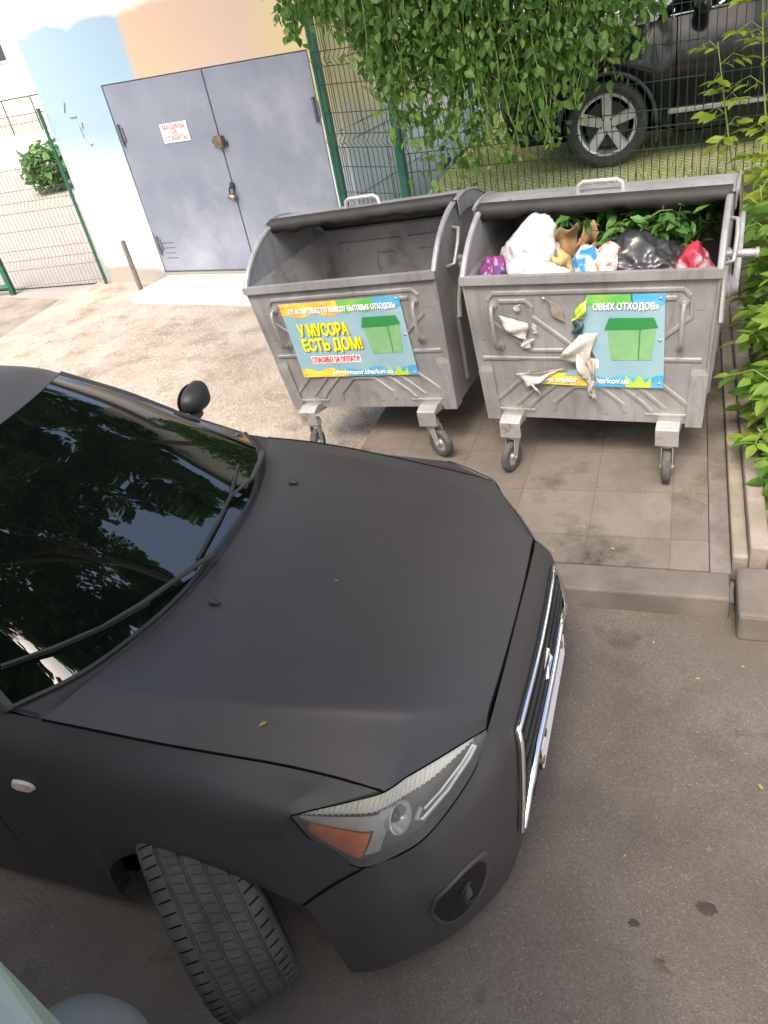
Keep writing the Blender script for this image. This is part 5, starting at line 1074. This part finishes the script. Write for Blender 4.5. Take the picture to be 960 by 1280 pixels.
# ------------------------------------------------------------------ vegetation
# climbing vine hanging over the fence
VX = [-3.25, -3.13, -2.95, -2.79, -2.58, -2.42, -2.26, -1.9, -1.63, -1.34, -1.01, -.82, -.58, -.35, -.2]
VZ = [2.60, 2.28, 2.42, 2.42, 2.35, 2.05, 1.50, 1.05, 1.03, 1.24, 1.30, 1.52, 1.65, 1.88, 2.2]
vine = thing('climbing_vine', 'dense green climbing vine hanging over the wire fence above the bins', 'vine', (-1.6, 6.6, .86))
mb = MB(); st = MB(); off = Vector((1.6, -6.6, -.86))
for k in range(820):
    x = random.uniform(-3.12, -.22); zb = float(np.interp(x, VX, VZ)); zt = 3.05+random.uniform(-.2, .2)
    fr = random.random()**.55; zend = zt-(zt-zb)*(fr*1.04); y = random.uniform(6.42, 6.72)+.30*max(0, -2.3-x)
    n_ = max(3, int((zt-zend)/.055)); ph = random.random()*6
    line = [Vector((x+.05*math.sin(ph+i*.3)+random.gauss(0, .006), y+.03*math.cos(ph+i*.4), zt-(zt-zend)*i/n_)) for i in range(n_+1)]
    if k % 3 == 0: st.tube([p+off for p in line[::2]], .003, 4, cap=False)
    pts = [p+off+Vector((random.gauss(0, .04), random.gauss(0, .04), random.gauss(0, .02))) for p in line[1:] if random.random() < (.95 if p.z > 1.85 else .48)]
    if pts: leaves(mb, pts, .072, .75, ratio=.62, jitter=.6)
st.build('stem', 'stem_green', vine, fixn=False); mb.build('leaves', 'vine_leaf', vine, fixn=False)

def compound(mb, st, base, d, L, size, n=3):
    base = Vector(base); d = Vector(d).normalized(); tip = base+d*L+Vector((0, 0, -.3*L)); mid_ = base+d*L*.5+Vector((0, 0, .02))
    st.tube([base, mid_, tip], [.003, .0025, .0015], 4, cap=False)
    pts = []; ds = []
    sdv = d.cross(Vector((0, 0, 1))).normalized()
    for i in range(n):
        u = (i+.6)/n; p = base.lerp(tip, u)
        for s in (-1, 1): pts.append(p); v = sdv*s+d*.55+Vector((0, 0, -.35+random.gauss(0, .15))); ds.append(v.normalized())
    pts.append(tip); ds.append((d+Vector((0, 0, -.6))).normalized())
    leaves(mb, pts, size, dirs=np.array([list(q) for q in ds]), ratio=.48, jitter=.25)
def sapling(name, label, stems, nleaf, size, lm, L=.16, z_from=.15, bias=None):
    b0 = Vector(stems[0][0]); t = thing(name, label, 'plant', tuple(b0)); mb = MB(); st = MB()
    for base, top in stems:
        a_, b_ = Vector(base)-b0, Vector(top)-b0; m_ = a_.lerp(b_, .5)+Vector((random.gauss(0, .03), random.gauss(0, .03), 0)); line = [Vector(p) for p in cr([a_, m_, b_], 12)]
        st.tube(line, list(np.linspace(.009, .003, 12)), 6)
        for k in range(nleaf):
            u = z_from+(1-z_from)*(k+random.random()*.6)/nleaf; i = min(int(u*11), 10); p = line[i].lerp(line[i+1], u*11-i); an = k*2.4+random.random()
            d = Vector((math.cos(an), math.sin(an), .45)) + (Vector(bias) if bias else Vector()); compound(mb, st, p, d, L*random.uniform(.7, 1.2), size)
    st.build('stem', 'stem_green', t, smooth=True); mb.build('leaves', lm, t, fixn=False); return t
sapling('sapling', 'thin pale sapling stem before the dark car, left of the two', [((.40, 6.35, .55), (.16, 6.35, 1.86))], 15, .10, 'young_leaf', .15, .1)
sapling('sapling', 'taller thin sapling with light leaves at the right edge', [((.66, 6.3, .5), (.38, 6.3, 2.35))], 17, .12, 'young_leaf', .18, .1)
sapling('shrub', 'sunlit yellow green shrub beside the end of the full bin', [((.62, 5.75, .16), (.50, 5.7, 1.25)), ((.66, 5.6, .16), (.72, 5.6, 1.35)), ((.70, 5.8, .16), (.62, 5.9, 1.45)), ((.75, 5.4, .16), (.62, 5.2, 1.15))], 17, .125, 'young_leaf', .2, .40)
sapling('shrub', 'deep green leafy shrub pressed against the right side of the full bin', [((.62, 5.0, .16), (.46, 4.95, 1.15)), ((.70, 4.8, .16), (.62, 4.7, 1.05)), ((.62, 4.5, .16), (.44, 4.35, .85)), ((.75, 4.5, .16), (.66, 4.3, .9)), ((.6, 5.3, .16), (.42, 5.3, 1.2)), ((.62, 4.2, .16), (.46, 3.95, .62))], 17, .12, 'sapling_leaf', .2, .22)
sapling('shrub', 'low green plant leaning over the side kerb', [((.56, 3.95, .16), (.40, 3.80, .40)), ((.58, 3.9, .16), (.50, 3.65, .36)), ((.62, 3.6, .16), (.56, 3.4, .30))], 6, .11, 'sapling_leaf', .15, .35)
mb = MB(); pts = [(random.uniform(.44, 1.6), random.uniform(3.05, 6.3), .16) for _ in range(900)]; d_ = np.stack([rng.normal(0, .7, 900), rng.normal(0, .7, 900), .25+rng.random(900)*.6], 1); d_ /= np.linalg.norm(d_, axis=1)[:, None]
leaves(mb, pts, .075, dirs=d_, ratio=.55); tag(mb.build('ground_cover', 'sapling_leaf', fixn=False), 'low green weeds on the soil right of the kerb', None, None, 'stuff')

# overhanging trees (their crowns shade the bins and mirror in the windscreen)
def crown_leaves(centres, n, size, lm, par):
    mb = MB(); C = np.array(centres); k = rng.integers(0, len(C), n); v = rng.normal(0, 1, (n, 3)); v /= np.linalg.norm(v, axis=1)[:, None]; r = C[k, 3]*(.35+.65*rng.random(n)**.5)
    P = C[k, :3]+v*r[:, None]*[1, 1, .75]
    az = rng.random(n)*6.2832; el = rng.normal(-.3, .5, n); d = np.stack([np.cos(az)*np.cos(el), np.sin(az)*np.cos(el), np.sin(el)], 1); up = np.array([0, 0, 1.])+rng.normal(0, .5, (n, 3))
    s = np.cross(d, up); s /= np.linalg.norm(s, axis=1)[:, None]+1e-9; L = size*(.6+.8*rng.random((n, 1)))
    V = np.stack([P, P+d*L*.5+s*L*.3, P+d*L, P+d*L*.5-s*L*.3], 1).reshape(-1, 3)
    me = bpy.data.meshes.new('crown'); me.from_pydata(V.tolist(), [], [(4*i, 4*i+1, 4*i+2, 4*i+3) for i in range(n)]); me.materials.append(M[lm]); o = bpy.data.objects.new('crown', me); COL.objects.link(o); o.parent = par; return o
def tree(label, base, top, spread, n, seed, size=.2):
    r_ = random.Random(seed); t = thing('tree', label, 'tree', base); b0 = Vector(base); tp = Vector(top)-b0; mb = MB()
    mb.tube([(0, 0, -.1), tuple(tp*.3+Vector((.1, 0, 0))), tuple(tp*.62), tuple(tp)], [.19, .16, .12, .05], 10); cs = []
    for k in range(spread[3]):
        an = r_.random()*6.283; rr = math.sqrt(r_.random()); c_ = tp*.82+Vector((math.cos(an)*rr*spread[0], math.sin(an)*rr*spread[1], r_.uniform(-1, 1)*spread[2])); cs.append((*c_, r_.uniform(.55, 1.15)))
        if k % 6 == 0: mb.tube([tuple(tp*r_.uniform(.5, .75)), tuple((tp*.6+c_)/2+Vector((0, 0, .3))), tuple(c_)], [.05, .03, .01], 6)
    mb.build('trunk', 'bark', t, smooth=True); crown_leaves(cs, n, size, 'crown_leaf', t); return t
tree('tall leafy tree arching over the bins, mirrored in the windscreen', (3.0, 6.2, .16), (-3.0, 3.4, 14.4), (5.0, 5.6, 1.4, 110), 46000, 3, .25)
tree('second tall leafy tree behind the fence, mirrored dark in the windscreen', (-2.6, 11.5, .86), (-3.8, 14.5, 13.6), (5.2, 4.4, 3.0, 90), 42000, 5, .27)

tree('added tree over the truck blocking sun glare, mirrored at the near foot of the windscreen', (-4.8, -2.6, 0), (-1.3, -1.4, 6.2), (1.1, .9, .4, 13), 8000, 9, .2)  # unseen, added to block sun glare in the glass and darken the near fender
# ------------------------------------------------------------------ small things
for k, (x, y, z) in enumerate(((-.80, 3.42, .121), (-.42, 3.25, .121), (-.55, 3.05, .121), (-.28, 3.10, .121), (-.15, 3.55, .121), (.05, 3.62, .121), (.10, 3.60, .121), (-.72, 3.5, .121), (-.38, 3.62, .121), (-.05, 2.6, .004), (.12, 2.4, .004), (.35, 1.9, .004), (-.10, 1.55, .004), (.30, 2.5, .004), (.16, 3.5, .121), (-1.2, 3.9, .121))):
    mb = MB(); leaves(mb, [(0, 0, .004)], random.uniform(.016, .027), dirs=np.array([[math.cos(k*1.9), math.sin(k*1.9), .08]]), ratio=.45); o = mb.build('fallen_leaf', 'fallen', fixn=False); o.location = (x, y, z); tag(o, 'tiny dry yellow leaf lying flat on the paving', 'leaf', 'fallen leaves on the ground')
for lb, x, y, s_ in (('larger dark oily spot on the asphalt by the right edge', .16, 1.42, .035), ('smaller dark blotch on the asphalt below the larger spot', -.06, 1.32, .02)):
    r_ = random.Random(int(x*100)); mb = MB(); n_ = 18; mb.add([(math.cos(q*6.283/n_)*s_*r_.uniform(.7, 1.1), math.sin(q*6.283/n_)*s_*r_.uniform(.5, .8), 0) for q in range(n_)], [tuple(range(n_))]); o = mb.build('stain', 'dirt_spot', fixn=False); o.location = (x, y, .004); tag(o, lb, 'stain')
mb = MB(); leaves(mb, [(0, 0, .006), (.01, .01, .008), (-.01, .0, .01), (.0, -.012, .012)], .05, ratio=.4, jitter=.3); o = mb.build('dead_leaf', 'bark', fixn=False); o.location = (.03, 1.2, .004); tag(o, 'crumpled dark dead leaf on the bare asphalt', 'leaf')
for k, (x, d, z) in enumerate(((.24, .10, 1.037), (.06, .66, 1.02), (.24, .66, 1.0))):
    mb = MB(); leaves(mb, [(0, 0, 0)], .022, dirs=np.array([[math.cos(k*2), math.sin(k*2), .1]]), ratio=.6); o = mb.build('petal', 'fallen', fixn=False); o.location = (x-1.28, 1.82-d, z+.006); tag(o, 'tiny pale petal lying on the black hood', 'petal', 'petals on the hood')
wp = tag(MB().tube([(.70, 6.0, 2.05), (.71, 6.0, 2.4), (.72, 6.0, 3.3)], [.03, .035, .04], 8).build('branch', 'wood_old', smooth=True), 'short brown hanging branch end at the top right corner', 'branch')
# pale corner shapes built as a truck; unseen cab and hopper added for shade
TR = thing('truck', 'truck with a pale green front corner at the bottom left and an unseen body added for shade', 'truck', (-.9, -1.6, 0))
mb = MB(); mb.prism([(-3.4, 1.28), (-.12, 1.28), (-.02, 1.887), (.165, 1.812), (.30, 1.28), (.30, -2.4), (-3.4, -2.4)], .55, 1.62, lambda a_, b_, h: (a_, b_, h)); mb.build('front_panel', 'ledge_paint', TR, bevel=.02)
mb = MB(); mb.box((-3.4, -2.4, 1.63), (1.1, 1.0, 1.95)); mb.box((-3.4, -2.4, 3.4), (1.1, 1.0, 3.6)); mb.box((-3.4, .9, 1.95), (-3.3, 1.0, 3.4)); mb.box((1.0, .9, 1.95), (1.1, 1.0, 3.4)); mb.build('shade_cab', 'truck_dark', TR)
mb = MB(); mb.box((-3.29, .92, 1.96), (.99, .95, 3.39)); mb.build('windscreen', 'tinted_glass', TR)
mb = MB(); mb.box((-3.4, -6.5, .9), (1.1, -2.45, 3.6)); mb.build('shade_hopper', 'truck_dark', TR)
mb = MB(); mb.box((.31, -2.4, .5), (1.1, .98, 1.62)); mb.build('bumper', 'truck_dark', TR)
mb = MB(); mb.lathe([(0, .93), (.06, .925), (.12, .90), (.165, .86), (.18, .80), (.17, .72)], 40, Matrix.Translation((-.27, 1.90, 0))); mb.tube([(-.27, 1.2, .78), (-.27, 1.90, .78)], .03, 8); mb.build('mirror', 'ledge_trim', TR, smooth=True, ang=50)
for x, y in ((-3.0, -.6), (1.1, -.6), (-3.0, -5), (1.1, -5)):
    mt = Matrix.Translation((x, y, .48)) @ Matrix.Rotation(R_(90), 4, 'Y'); mb = MB(); mb.lathe([(.0, -.13), (.46, -.13), (.48, -.1), (.48, .1), (.46, .13), (0, .13)], 36, mt); mb.build('wheel', 'tyre_rubber', TR, smooth=True, ang=40)
